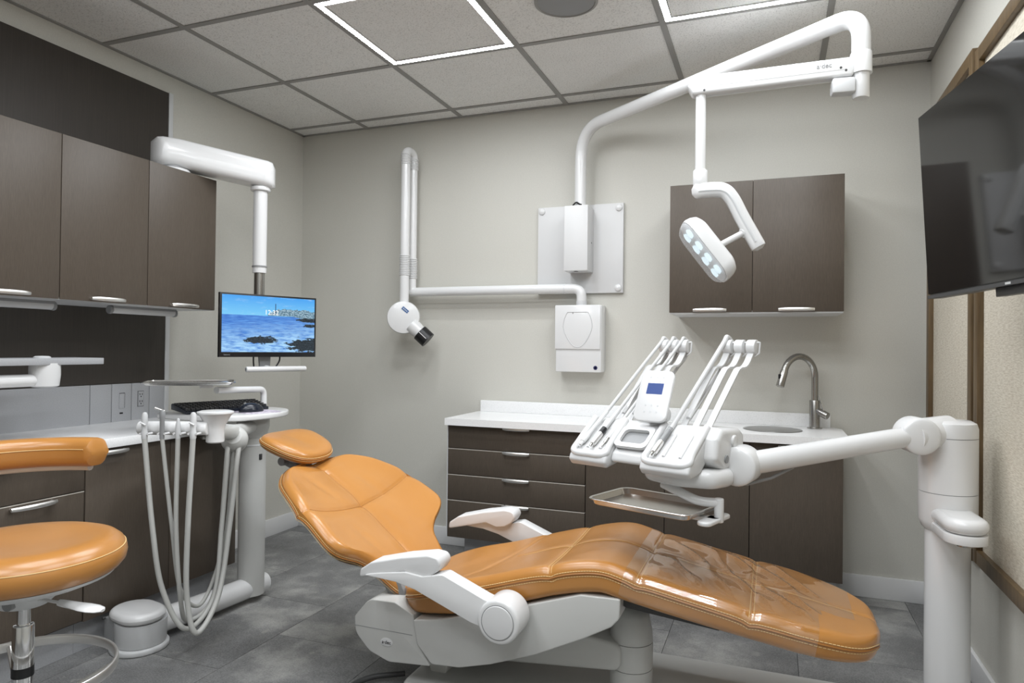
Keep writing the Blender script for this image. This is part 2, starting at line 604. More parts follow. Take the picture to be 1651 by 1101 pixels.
# ------------------------------------------------------------------ left wall: panel, trims, splash
PX = XL + .02
t = thing('wall_panel', (XL, 1.2, 0.93), 'dark brown wall panel behind the left wall cabinets', 'wall panel')
bm = BM(); bb(bm, XL, PX, -1.6, 2.435, 0.925, 2.294, 0.001); obj('panel_board', bm, 'dark_panel', t)
bm = BM(); bb(bm, XL, PX + .003, 2.435, 2.459, 0.757, 2.296, 0.001); obj('end_trim', bm, 'light_grey', t)
t = thing('splashback', (XL, 1.2, 0.757), 'grey metal-look splashback panels above the left counter', 'splashback')
ysp = [-1.6, -0.8, 0.1, 0.95, 1.5, 2.059, 2.16, 2.259, 2.352, 2.434]
for k in range(len(ysp) - 1):
    bm = BM(); bb(bm, XL, PX, ysp[k] + .0015, ysp[k + 1] - .0015, 0.757, 0.9225, 0.001)
    p = obj('splash_panel', bm, 'metal_panel', t)
    if k == 6:
        bm = BM(); bb(bm, PX, PX + .0006, 2.197, 2.225, 0.815, 0.882); obj('cover_recess', bm, 'dark_grey', p)
        bm = BM(); bb(bm, PX, PX + .0025, 2.196, 2.222, 0.813, 0.879, 0.0008); obj('cover_plate', bm, 'metal_panel', p)
        bm = BM(); bb(bm, PX, PX + .001, 2.200, 2.216, 0.789, 0.796); obj('data_socket', bm, 'black_plastic', p)
    if k == 7:
        bm = BM(); bb(bm, PX, PX + .001, 2.290, 2.322, 0.815, 0.886); obj('outlet_shadow', bm, 'dark_grey', p)
        bm = BM(); bb(bm, PX, PX + .003, 2.292, 2.320, 0.817, 0.884, 0.001); o = obj('outlet', bm, 'metal_panel', p)
        for zc in (0.866, 0.834):
            for (yy, zz, w, h) in ((2.300, zc + .005, .003, .009), (2.312, zc + .005, .003, .009), (2.306, zc - .006, .005, .005)):
                bm = BM(); bb(bm, PX + .003, PX + .0036, yy - w / 2, yy + w / 2, zz - h / 2, zz + h / 2); obj('socket_slot', bm, 'black_plastic', p)

# ------------------------------------------------------------------ handles
def handle_mesh(axis, out, L=0.135, depth=0.028, r=0.0058):
    """bow handle along axis, bulging along out; returns bmesh around the origin"""
    bm = BM(); a, o = Vector(axis), Vector(out)
    pts = [a * (-L / 2) + o * 0.0, a * (-L / 2) + o * depth * .55, a * (-L * .34) + o * depth * .86, a * 0 + o * depth, a * (L * .34) + o * depth * .86, a * (L / 2) + o * depth * .55, a * (L / 2)]
    P = smooth_path(pts[1:-1], 6)
    n = len(P); rings = []
    for i, p in enumerate(P):
        tq = abs(2 * i / (n - 1) - 1)
        w = r * (1.35 - 0.35 * tq ** 2); h = r * 0.75
        up = Vector((0, 0, 1))
        rings.append([p + o * (h * math.cos(q)) + up * (w * math.sin(q)) for q in [2 * math.pi * k / 10 for k in range(10)]])
    loft(bm, rings)
    for s in (-1, 1):
        cyl(bm, a * (s * L * .44), a * (s * L * .44) + o * depth * .66, r * .9, seg=10)
    return bm
_hm = {}
def handle(parent, pos, axis, out, L=0.135):
    key = (tuple(axis), tuple(out), L)
    if key not in _hm:
        o = obj('handle', handle_mesh(axis, out, L), 'satin_nickel', parent, origin=(0, 0, 0))
        o.location = Vector(pos) - wpos(parent)
        _hm[key] = o
        return o
    return inst(_hm[key], 'handle', pos, parent)

# ------------------------------------------------------------------ left wall cabinet (front at x=-2.362)
CX = -2.362
t = thing('wall_cabinet', (XL, 1.6, 1.262), 'long brown laminate wall cabinet with flat doors on the left wall', 'cabinet')
bm = BM(); bb(bm, XL + .0205, CX - .02, -1.22, 2.405, 1.262, 1.845); obj('carcass', bm, 'laminate', t)
bm = BM(); bb(bm, XL + .0205, CX - .004, -1.22, 2.4045, 1.254, 1.262); obj('underside', bm, 'light_grey', t)
yd = [2.405, 2.047, 1.684, 1.322, 0.96, 0.598, 0.236, -0.126, -0.488, -0.85, -1.212]
for k in range(len(yd) - 1):
    y1, y0 = yd[k] - .0015, yd[k + 1] + .0015
    bm = BM(); bb(bm, CX - .018, CX, y0, y1, 1.256, 1.843, 0.001)
    d = obj('cabinet_door', bm, 'laminate', t, origin=(CX, (y0 + y1) / 2, 1.256))
    handle(d, (CX, (y0 + y1) / 2, 1.266), (0, 1, 0), (1, 0, 0), 0.14)
for k, (y0, y1, lab) in enumerate(((1.23, 1.765, 'slim under-cabinet strip light under the left wall cabinet, nearer the camera'), (1.985, 2.315, 'slim under-cabinet strip light at the far end of the left wall cabinet'))):
    t = thing('under_cabinet_light', (-2.5, (y0 + y1) / 2, 1.254), lab, 'strip light', 'strip lights under the left wall cabinet')
    bm = BM(); cyl(bm, (-2.5, y0 + .012, 1.238), (-2.5, y1 - .012, 1.238), 0.0155, seg=20); obj('tube_lens', bm, 'light_grey', t)
    bm = BM(); bb(bm, -2.516, -2.484, y0 + .01, y1 - .01, 1.244, 1.254); obj('fixture_body', bm, 'mid_grey', t)
    for y in (y0, y1 - .014):
        bm = BM(); cyl(bm, (-2.5, y, 1.237), (-2.5, y + .014, 1.237), 0.0168, bev=.003, seg=20); obj('end_cap', bm, 'mid_grey', t)

# ------------------------------------------------------------------ left base cabinets + counter
LX = -2.262
t = thing('base_cabinet', (XL + .003, 1.3, 0), 'brown laminate drawer cabinet behind the stool on the left wall', 'cabinet')
bm = BM(); bb(bm, XL + .003, LX - .02, -1.2, 1.7165, 0.115, 0.722); obj('carcass', bm, 'shadow_gap', t)
bm = BM(); bb(bm, XL + .003, LX - .045, -1.2, 1.7165, 0.0, 0.115); obj('toe_kick', bm, 'metal_panel', t)
for (z0, z1) in ((0.583, 0.718), (0.44, 0.579), (0.297, 0.436), (0.125, 0.293)):
    bm = BM(); bb(bm, LX - .018, LX, 1.16, 1.714, z0, z1, 0.001); d = obj('drawer', bm, 'laminate', t, origin=(LX, 1.43, z0))
    bm = BM(); bb(bm, LX - .016, LX + .0006, 1.16, 1.714, z1 - .002, z1 + .0004); obj('edge_band', bm, 'edge_light', d)
    if z0 < .58: handle(d, (LX, 1.532, z1 - .011), (0, 1, 0), (1, 0, 0), 0.15)
    else: handle(d, (LX, 1.40, z1 - .011), (0, 1, 0), (1, 0, 0), 0.15)
for (y0, y1) in ((.60, 1.157), (.04, .597), (-.52, .037), (-1.08, -.523)):
    bm = BM(); bb(bm, LX - .018, LX, y0, y1, .125, .718, .001); d = obj('cabinet_door', bm, 'laminate', t, origin=(LX, (y0 + y1) / 2, .125))
    handle(d, (LX, (y0 + y1) / 2, .706), (0, 1, 0), (1, 0, 0), 0.15)
t = thing('base_cabinet', (XL + .003, 2.08, 0), 'brown laminate door cabinet behind the hanging hoses on the left wall', 'cabinet')
bm = BM(); bb(bm, XL + .003, LX - .02, 1.7175, 2.445, 0.115, 0.722); obj('carcass', bm, 'laminate', t)
bm = BM(); bb(bm, XL + .003, LX - .045, 1.7175, 2.43, 0.0, 0.115); obj('toe_kick', bm, 'metal_panel', t)
for (y0, y1) in ((1.7195, 2.08), (2.083, 2.445)):
    bm = BM(); bb(bm, LX - .018, LX, y0, y1, 0.118, 0.718, 0.001); d = obj('cabinet_door', bm, 'laminate', t, origin=(LX, (y0 + y1) / 2, .118))
    handle(d, (LX, y0 + .09 if y0 < 2 else y1 - .15, 0.706), (0, 1, 0), (1, 0, 0), 0.135)
bm = BM(); bb(bm, XL + .0, -2.232, -1.2, 2.462, 0.7225, 0.757, 0.003)
obj('worktop', bm, 'quartz', None, 'white worktop along the left wall under the splashback', 'worktop', origin=(XL, 1.68, .7225))

# swing-arm shelf on the left wall
t = thing('swing_shelf', (-2.62, 1.05, 0.95), 'grey shelf on a white swing arm above the left worktop', 'shelf')
bm = BM(); bb(bm, -2.46, -2.3, 0.95, 1.812, 1.024, 1.047, 0.002); obj('shelf_board', bm, 'metal_panel', t)
bm = BM(); lathe(bm, [(0.026, 0), (0.026, .004), (0.02, .007), (0, .008)], (-2.36, 1.625, 1.047)); obj('cap', bm, 'light_grey', t)
bm = BM(); lathe(bm, [(0.036, 0), (0.043, .004), (0.047, .04), (0.047, .082)], (-2.345, 1.625, 0.948)); obj('pivot_hub', bm, 'white_plastic', t)
bm = BM(); tube(bm, fillet([(-2.345, 1.62, 0.972), (-2.345, 1.1, 0.972), (-2.50, 1.0, 0.972), (-2.66, 1.0, .972)], .06), 0.021, 20); obj('arm', bm, 'white_plastic', t)
bm = BM(); bb(bm, PX, PX + .035, 0.94, 1.06, 0.932, 1.02, .006); obj('wall_bracket', bm, 'white_plastic', t)

# ------------------------------------------------------------------ back wall cabinets
BY = 3.061
t = thing('base_cabinet', (-1.155, YB, 0), 'brown laminate cabinet of four drawers under the back counter', 'cabinet')
bm = BM(); bb(bm, -1.504, -0.803, BY + .02, YB - .0, 0.163, 0.718); obj('carcass', bm, 'laminate', t)
bm = BM(); bb(bm, -1.509, -1.5045, BY + .0, YB - .015, 0.163, 0.718); obj('end_panel', bm, 'light_grey', t)
bm = BM(); bb(bm, -1.45, -0.803, BY + .09, BY + .10, 0.0, 0.163); obj('toe_kick', bm, 'metal_panel', t)
for (z0, z1) in ((0.604, 0.716), (0.4755, 0.6), (0.3495, 0.4715), (0.163, 0.3455)):
    bm = BM(); bb(bm, -1.503, -0.804, BY, BY + .018, z0, z1, 0.001); d = obj('drawer', bm, 'laminate', t, origin=(-1.155, BY, z0))
    bm = BM(); bb(bm, -1.503, -0.804, BY - .0006, BY + .016, z1 - .0025, z1 + .0006); obj('edge_band', bm, 'edge_light', d)
    handle(d, (-1.14, BY, z1 - .003), (1, 0, 0), (0, -1, 0), 0.135)
t = thing('base_cabinet', (-0.445, YB, 0), 'brown laminate two-door cabinet under the back counter beside the drawers', 'cabinet')
bm = BM(); bb(bm, -0.802, -0.0895, BY + .02, YB - .0, 0.163, 0.718); obj('carcass', bm, 'shadow_gap', t)
bm = BM(); bb(bm, -0.802, -0.0895, BY + .09, BY + .10, 0.0, 0.163); obj('toe_kick', bm, 'metal_panel', t)
for (x0, x1) in ((-.8, -.4445), (-.4415, -.0905)):
    bm = BM(); bb(bm, x0, x1, BY, BY + .018, .163, .716, .001); d = obj('cabinet_door', bm, 'laminate', t, origin=((x0 + x1) / 2, BY, .163))
    handle(d, ((x0 + x1) / 2, BY, .703), (1, 0, 0), (0, -1, 0), 0.135)
t = thing('base_cabinet', (0.09, YB, 0), 'brown laminate single-door cabinet under the sink', 'cabinet')
bm = BM(); bb(bm, -0.0885, 0.268, BY + .02, YB - .0, 0.163, 0.6); obj('carcass', bm, 'laminate', t)
bm = BM(); bb(bm, -0.0885, 0.255, BY + .09, BY + .10, 0.0, 0.163); obj('toe_kick', bm, 'metal_panel', t)
bm = BM(); bb(bm, -.0875, .269, BY, BY + .018, .163, .716, .001); d = obj('cabinet_door', bm, 'laminate', t, origin=(.09, BY, .163))
handle(d, (.09, BY, .703), (1, 0, 0), (0, -1, 0), 0.135)
bm = BM(); bb(bm, .25, .268, BY + .02, YB, .6, .718); bb(bm, -.0885, .25, BY + .018, BY + .03, .6, .718); obj('side_panel', bm, 'laminate', t)
# counter with round sink cut-out and rounded right corner
t = thing('worktop', (-0.6, YB, 0.718), 'white quartz worktop with upstand along the back wall', 'worktop')
bm = BM()
x0, x1, y0, y1 = -1.507, 0.292, 3.024, YB
outer = [(x0, y1), (x0, y0)] + [(x1 - .09 + .09 * math.sin(R(a)), y0 + .09 - .09 * math.cos(R(a))) for a in range(0, 91, 15)] + [(x1, y1 - .06), (x1 - .03, y1)]
SC = (0.0, 3.248); SR = 0.118
NS = 48
hole = [(SC[0] + SR * math.cos(2 * math.pi * i / NS), SC[1] + SR * math.sin(2 * math.pi * i / NS)) for i in range(NS)]
Q_ = .145
sq = []
for i in range(NS):
    a = 2 * math.pi * i / NS; cx_, sy_ = math.cos(a), math.sin(a); k = Q_ / max(abs(cx_), abs(sy_))
    sq.append((SC[0] + cx_ * k, SC[1] + sy_ * k))
yl, yh = SC[1] - Q_, SC[1] + Q_
polys = [[(x0, y1), (x0, y0), (SC[0] - Q_, y0), (SC[0] - Q_, yl), (SC[0] - Q_, yh), (SC[0] - Q_, y1)],
         [(SC[0] - Q_, y0), (SC[0] + Q_, y0)] + [q for q in reversed(sq) if abs(q[1] - yl) < 1e-6],
         [q for q in reversed(sq) if abs(q[1] - yh) < 1e-6] + [(SC[0] + Q_, y1), (SC[0] - Q_, y1)],
         [(SC[0] + Q_, y0)] + outer[2:] + [(SC[0] + Q_, y1), (SC[0] + Q_, yh), (SC[0] + Q_, yl)]]
for z in (0.7185, 0.752):
    for pl in polys: bm.faces.new([bm.verts.new((p[0], p[1], z)) for p in pl])
    for i in range(NS):
        j = (i + 1) % NS
        bm.faces.new([bm.verts.new((p[0], p[1], z)) for p in (hole[i], hole[j], sq[j], sq[i])])
for lp in (outer, hole):
    for i in range(len(lp)):
        j = (i + 1) % len(lp)
        bm.faces.new([bm.verts.new((p[0], p[1], z)) for p, z in ((lp[i], .7185), (lp[j], .7185), (lp[j], .752), (lp[i], .752))])
bmesh.ops.remove_doubles(bm, verts=bm.verts, dist=1e-5)
obj('slab', bm, 'quartz', t, ang=30)
bm = BM(); bb(bm, -1.495, 0.247, YB - .02, YB, 0.752, 0.813, 0.002); obj('upstand', bm, 'quartz', t)
bm = BM(); lathe(bm, [(SR + .004, .0025), (SR + .006, .0005), (SR - .004, .0), (SR - .007, -.03), (.09, -.105), (.03, -.115), (.0, -.115)], (SC[0], SC[1], .752), seg=48)
s = thing('sink', (SC[0], SC[1], .637), 'round stainless steel sink set into the back worktop', 'sink')
obj('bowl', bm, 'sink_steel', s)
bm = BM(); lathe(bm, [(.022, 0), (.022, .003), (.012, .003), (0, .001)], (SC[0], SC[1], .637)); obj('drain', bm, 'chrome', s)
# faucet
FX, FY = 0.178, 3.375
t = thing('faucet', (FX, FY, .752), 'brushed steel gooseneck faucet beside the round sink', 'faucet')
bm = BM(); lathe(bm, [(.032, 0), (.032, .005), (.024, .007)], (FX, FY, .752)); obj('base_ring', bm, 'brushed_steel', t)
bm = BM(); lathe(bm, [(.0225, .005), (.0225, .125), (.021, .128)], (FX, FY, .752)); obj('body', bm, 'brushed_steel', t)
pts = [(FX, FY, .875), (FX, FY, .985)]
ex, ey = 0.045, 3.255
for a in range(0, 166, 11):
    q = R(a); u = (1 - math.cos(q)) / 2
    pts.append((FX + (ex - FX) * u, FY + (ey - FY) * u, .985 + .092 * math.sin(q)))
last = Vector(pts[-1]); prev = Vector(pts[-2]); dn = (last - prev).normalized()
bm = BM(); tube(bm, pts, 0.0145, 18); obj('spout', bm, 'brushed_steel', t)
bm = BM(); cyl(bm, last - dn * .004, last + dn * .07, .0165, .0175, bev=.002, seg=20); sp = obj('spray_head', bm, 'brushed_steel', t)
side = Vector((ex - FX, ey - FY, 0)).normalized()
bm = BM(); box(bm, last + dn * .028 + side * .0165, (.006, .012, .032), .002, math.atan2(side.y, side.x)); obj('spray_button', bm, 'black_plastic', sp)
bm = BM(); cyl(bm, (FX, FY, .838), (FX + .052, FY - .035, .812), .0165, bev=.003, seg=20); hb = obj('valve', bm, 'brushed_steel', t)
bm = BM(); cyl(bm, (FX + .035, FY - .024, .835), (FX + .018, FY - .012, .90), .0045, .0035, seg=10); obj('lever', bm, 'chrome', hb)

# back wall cabinet
t = thing('wall_cabinet', (-0.085, YB, 1.268), 'brown laminate two-door wall cabinet on the back wall', 'cabinet')
WY = 3.125
bm = BM(); bb(bm, -0.438, 0.273, WY + .02, YB - .0, 1.274, 1.84); obj('carcass', bm, 'laminate', t)
bm = BM(); bb(bm, -0.437, 0.272, WY + .004, YB - .0, 1.262, 1.274); obj('underside', bm, 'light_grey', t)
for (x0, x1) in ((-.438, -.0865), (-.0845, .273)):
    bm = BM(); bb(bm, x0, x1, WY, WY + .018, 1.268, 1.8395, .001); d = obj('cabinet_door', bm, 'laminate', t, origin=((x0 + x1) / 2, WY, 1.268))
    handle(d, (-.262 if x0 < -.2 else .091, WY, 1.277), (1, 0, 0), (0, -1, 0), 0.142)

# ------------------------------------------------------------------ right wall fabric panels
def fabric_panel(y0, y1, z0, z1, lab, name='fabric_panel'):
    t = thing(name, (XR, (y0 + y1) / 2, z0), lab, 'wall panel', 'framed fabric panels on the right wall')
    fw = 0.045; xo = XR - .03
    bm = BM(); bb(bm, XR - .012, XR, y0 + .01, y1 - .01, z0 + .01, z1 - .01); obj('fabric_board', bm, 'fabric', t)
    for q in ((y0, y0 + fw, z0, z1), (y1 - fw, y1, z0, z1), (y0 + fw, y1 - fw, z0, z0 + fw), (y0 + fw, y1 - fw, z1 - fw, z1)):
        bm = BM(); bb(bm, xo, XR, *q, .002); obj('frame_rail', bm, 'bronze_wood', t)
fabric_panel(2.655, 3.36, 0.415, 2.115, 'narrow framed beige fabric panel next to the back corner')
fabric_panel(1.25, 2.625, 0.425, 2.09, 'wide framed beige fabric panel behind the television')
# television on the right wall, swung and tilted
o = Vector((.400, 2.147, 1.247)); dy = Vector((math.sin(R(10.5)), -math.cos(R(10.5)), 0))
t = thing('television', (XR, 1.9, 1.26), 'large black flat television on the right wall', 'television')
tilt = Vector((-0.030, -0.0, 0.55)).normalized()
nrm = dy.cross(tilt).normalized()
if nrm.x > 0: nrm = -nrm
TW, TH = .887, 0.499
bm = BM(); prism(bm, [(0, 0), (TW, 0), (TW, TH), (0, TH)], o - nrm * .0, dy, tilt, -nrm, .035, .003); obj('cabinet_back', bm, 'black_plastic', t)
bm = BM(); prism(bm, [(.0, .012), (TW, .012), (TW, TH), (.0, TH)], o + nrm * .004, dy, tilt, -nrm, .0038, .0); obj('screen', bm, 'black_gloss', t)
bm = BM(); prism(bm, [(0, 0), (TW, 0), (TW, .009), (0, .009)], o + nrm * .006, dy, tilt, -nrm, .006, .0); bz = obj('bottom_bezel', bm, 'dark_grey', t)
bm = BM(); prism(bm, [(0.40, .002), (.422, .002), (.422, .007), (.40, .007)], o + nrm * .0068, dy, tilt, -nrm, .0007, .0); obj('brand_plate', bm, 'logo_silver', bz)
bm = BM(); prism(bm, [(0.33, -.020), (.63, -.020), (.63, .0), (.33, .0)], o - nrm * .006, dy, tilt, -nrm, .025, .003); obj('speaker_bar', bm, 'black_plastic', t)
bm = BM(); cyl(bm, o + dy * .40 + tilt * .26 - nrm * .03, (XR - .013, 1.76, 1.52), .03); bb(bm, XR - .028, XR - .0125, 1.65, 1.87, 1.38, 1.66); obj('wall_bracket', bm, 'black_plastic', t)

# ================================================================== DENTAL CHAIR (lies along x, centre line y = CY)
CY = 2.11
def interp(tab, x):
    if x <= tab[0][0]: return tab[0][1]
    for (a, p), (b, q) in zip(tab, tab[1:]):
        if x <= b:
            t = (x - a) / (b - a)
            return p + (q - p) * t
    return tab[-1][1]
def smooth_tab(tab, n=160):
    """resample a table with a monotone-ish Catmull-Rom so that outlines are smooth"""
    P = smooth_path([(a, b, 0) for a, b in tab], 10)
    return [(p.x, p.y) for p in P]
def gauss(x, w): return math.exp(-(x / w) ** 2)

class Cushion:
    """padded upholstery: rows along s, each a rounded cross-section across v; n = outward from the padding's top"""
    def __init__(self, s0, s1, pos, hw, top, thick, r=0.03, rows=150, end=0.03, bot=None):
        self.bot = bot or (lambda s, v: 0.0)
        self.s0, self.s1, self.pos, self.hw, self.top, self.thick, self.r, self.rows, self.end = s0, s1, pos, hw, top, thick, r, rows, end
    def drop(self, s):
        d = min(s - self.s0, self.s1 - s)
        if d >= self.end: return 0.0
        q = max(0.0, 1 - d / self.end)
        return 0.03 * (1 - math.sqrt(max(0, 1 - q * q)))
    def pt(self, s, v, n):
        c, nn = self.pos(s)
        return c + Vector((0, v, 0)) + nn * n
    def surf(self, s, v, lift=0.0):
        w = self.hw(s); r = min(self.r, w * .7)
        a = abs(v); n = self.top(s, max(-(w - r), min(w - r, v))) - self.drop(s)
        if a > w - r:
            q = min(1, (a - (w - r)) / r)
            n -= r * (1 - math.sqrt(1 - q * q))
        return self.pt(s, v, n + lift)
    def edge(self, s, side, out=0.0, dn=0.0):
        w = self.hw(s); r = min(self.r, w * .7)
        n = self.top(s, side * (w - r)) - self.drop(s) - r
        return self.pt(s, side * (w + out), n + dn)
    def ring(self, s, M=34, K=5, B=6):
        w = self.hw(s); r = min(self.r, w * .7); r2 = min(.022, w * .5)
        dr = self.drop(s); th = self.thick(s) - dr * .5
        out = []
        for i in range(M + 1):
            v = -(w - r) + 2 * (w - r) * i / M
            out.append((v, self.top(s, v) - dr))
        nr = self.top(s, w - r) - dr; nl = self.top(s, -(w - r)) - dr
        for k in range(1, K + 1):
            a = k * math.pi / 2 / K
            out.append((w - r + r * math.sin(a), nr - r * (1 - math.cos(a))))
        for k in range(K + 1):
            a = k * math.pi / 2 / K
            out.append((w - r2 + r2 * math.cos(a), -th + r2 - r2 * math.sin(a) + self.bot(s, w)))
        for i in range(1, B):
            out.append(((w - r2) * (1 - 2 * i / B), -th + self.bot(s, (w - r2) * (1 - 2 * i / B))))
        for k in range(K + 1):
            a = k * math.pi / 2 / K
            out.append((-(w - r2 + r2 * math.sin(a)), -th + r2 - r2 * math.cos(a) + self.bot(s, w)))
        for k in range(K):
            a = math.pi / 2 - k * math.pi / 2 / K
            out.append((-(w - r + r * math.sin(a)), nl - r * (1 - math.cos(a))))
        return [self.pt(s, v, n) for v, n in out]
    def svals(self, n=None):
        n = n or self.rows
        L = self.s1 - self.s0
        return [self.s0 + L * (0.5 - 0.5 * math.cos(math.pi * i / n)) * .35 + L * (i / n) * .65 for i in range(n + 1)]
    def bmesh(self):
        bm = BM(); loft(bm, [self.ring(s) for s in self.svals()]); return bm
    def rim(self, s0=None, s1=None, out=0.0, dn=0.0, n=90, closed=False):
        s0 = self.s0 if s0 is None else s0; s1 = self.s1 if s1 is None else s1
        S = [s0 + (s1 - s0) * (.5 - .5 * math.cos(math.pi * i / n)) for i in range(n + 1)]
        p = [self.edge(s, -1, out, dn) for s in S]
        if closed:
            p += [self.edge(s, 1, out, dn) for s in reversed(S)]
            p.append(p[0])
        return p

def rim_parts(parent, cu, s0=None, s1=None, stitch_dn=0.007):
    """piping cord and two rows of stitching around the edge of a cushion"""
    bm = BM()
    tube(bm, cu.rim(s0, s1, .0008, 0, closed=True), 0.0026, 6, cap=False)
    obj('piping', bm, 'piping', parent)
    bm = BM()
    for dn in (stitch_dn, -stitch_dn):
        path = cu.rim(s0, s1, .0006 if dn < 0 else -.0002, dn, n=130, closed=True)
        # dashes
        d = 0; P = path
        for i in range(len(P) - 1):
            if (P[i + 1] - P[i]).length < 1e-6: continue
            k = max(1, int((P[i + 1] - P[i]).length / .006))
            for q in range(k):
                a = P[i].lerp(P[i + 1], (q + .12) / k); b_ = P[i].lerp(P[i + 1], (q + .88) / k)
                m_ = (b_ - a)
                x, y, dd = frame_from(m_)
                ring = lambda c: [c + (x * math.cos(R(90 * j)) + y * math.sin(R(90 * j))) * .0011 for j in range(4)]
                loft(bm, [ring(a), ring(b_)])
    o = obj('stitching', bm, 'stitch', parent); o['kind'] = 'stuff'

def seam_line(parent, pts, mat='stitch', r=0.0007, name='seam'):
    bm = BM(); tube(bm, pts, r, 5, cap=False); return obj(name, bm, mat, parent)

chair = thing('dental_chair', (-0.45, CY, 0), 'reclined dental chair with caramel leather upholstery and white frame', 'dental chair')

# --- seat + leg rest cushion
ZTAB = smooth_tab([(-1.14, .330), (-1.0, .372), (-.88, .402), (-.75, .438), (-.6, .480), (-.5, .502), (-.43, .507), (-.36, .492), (-.25, .469), (-.05, .432), (.1, .405), (.2, .386), (.30, .366)])
def seat_pos(s):
    z = interp(ZTAB, s); z1 = interp(ZTAB, s + .03); z0 = interp(ZTAB, s - .03)
    n = Vector((-(z1 - z0) / .06, 0, 1)).normalized()
    return Vector((s, CY, z)), n
HWS = smooth_tab([(-1.128, .05), (-1.122, .12), (-1.105, .175), (-1.07, .212), (-1.0, .236), (-.85, .248), (-.4, .252), (.0, .252), (.1, .244), (.165, .225), (.215, .192), (.25, .148), (.272, .09), (.280, .03)])
SEAMS_X = (-0.595, -0.335, -0.045)
def seat_top(s, v):
    n = 0.0
    k = max(0, min(1, (-.5 - s) / .35))
    n -= .016 * k * (1 - (v / .26) ** 2)          # hollow of the seat
    n -= .006 * max(0, min(1, (s + .3) / .3)) * (1 - (v / .26) ** 2) * .6
    for q in SEAMS_X: n -= .0045 * gauss(s - q, .008) + .003 * gauss(s - q, .03)
    if s > -.78: n -= .0035 * gauss(v, .008)
    n -= .003 * gauss((s + .86) - .35 * (v + .1), .010) * (1 if s > -1.0 else 0)
    n += .0028 * noise.noise(Vector((s * 8, v * 8, 3)))
    return n
seat_c = Cushion(-1.128, .280, seat_pos, lambda s: max(.03, interp(HWS, s)), seat_top, lambda s: interp([(-1.1, .088), (-.9, .105), (-.6, .088), (-.4, .086), (0, .074), (.28, .07)], s), rows=190)
seat = obj('seat_cushion', seat_c.bmesh(), 'leather', chair)
rim_parts(seat, seat_c, -1.1, .279)
for q in SEAMS_X:
    for off in (-.005, .005):
        seam_line(seat, [seat_c.surf(q + off, -.247 + .494 * i / 50, .0004) for i in range(51)])
seam_line(seat, [seat_c.surf(-.76 + .98 * i / 80, 0.004, .0006) for i in range(81)])

# --- backrest
BA = Vector((-1.559, CY, .664)); BD = Vector((.8007, 0, -.599)); BN = Vector((.599, 0, .8007))
HWB = smooth_tab([(-.030, .04), (-.027, .10), (-.02, .15), (-.004, .195), (.03, .245), (.07, .283), (.15, .325), (.23, .347), (.30, .36), (.345, .362), (.375, .345), (.395, .31), (.415, .262), (.45, .215), (.5, .19), (.56, .17), (.59, .14), (.60, .06)])
def back_pos(s): return BA + BD * s + BN * (.012 * math.sin(math.pi * max(0, min(1, s / .55)))), BN
def back_top(s, v):
    n = .052 * min(1.2, (v / .33) ** 2) * (1 if s < .42 else max(0, 1 - (s - .42) / .15))
    sc = .225 - .03 * (v / .33) ** 2
    n -= .005 * gauss(s - sc, .007) + .004 * gauss(v, .007) + .008 * gauss(s - sc, .035) + .007 * gauss(v, .04)
    n += .004 * noise.noise(Vector((s * 7, v * 7, 9)))
    n -= .02 * gauss(v, .1) * max(0, 1 - (s + .03) / .06)
    for vv, ss in ((.13, .17), (.06, .33), (-.16, .36), (-.12, .12)):   # soft creases
        n -= .0045 * gauss((v - vv) - .25 * (s - ss), .012) * gauss(s - ss, .06)
    return n
back_c = Cushion(-.030, .60, back_pos, lambda s: max(.03, interp(HWB, s)), back_top, lambda s: .046, r=.030, rows=150, bot=lambda s, v: .050 * min(1.2, (v / .33) ** 2) * (1 if s < .42 else max(0, 1 - (s - .42) / .15)))
back = obj('backrest_cushion', back_c.bmesh(), 'leather', chair)
rim_parts(back, back_c, -.028, .57)
seam_line(back, [back_c.surf(-.01 + .56 * i / 60, .0, .0003) for i in range(61)], 'piping', .0012)
seam_line(back, [back_c.surf(.225 - .03 * (v / .33) ** 2, v, .0003) for v in [-.345 + .69 * i / 50 for i in range(51)]], 'piping', .0012)
# hard shell under the backrest
bm = BM()
rings = []
for i in range(25):
    s = .0 + .56 * i / 24; w = max(.05, interp(HWB, s)) * .8
    rings.append([back_c.pt(s, w * x, -.055 - .028 * (1 - abs(x) ** 2.5) + (.03 * min(1, (w * x / .33) ** 2)) * .6) for x in [-1 + 2 * k / 12 for k in range(13)]] +
                 [back_c.pt(s, w * x, -.05 + (.03 * min(1, (w * x / .33) ** 2)) * .6) for x in [1 - 2 * k / 12 for k in range(13)]])
loft(bm, rings); obj('back_shell', bm, 'chair_grey', chair)
bm = BM(); prism(bm, [(-1.215, .375), (-1.12, .345), (-1.09, .28), (-1.16, .28)], (0, CY - .17, 0), (1, 0, 0), (0, 0, 1), (0, 1, 0), .34, .012); obj('back_hinge', bm, 'mid_grey', chair)

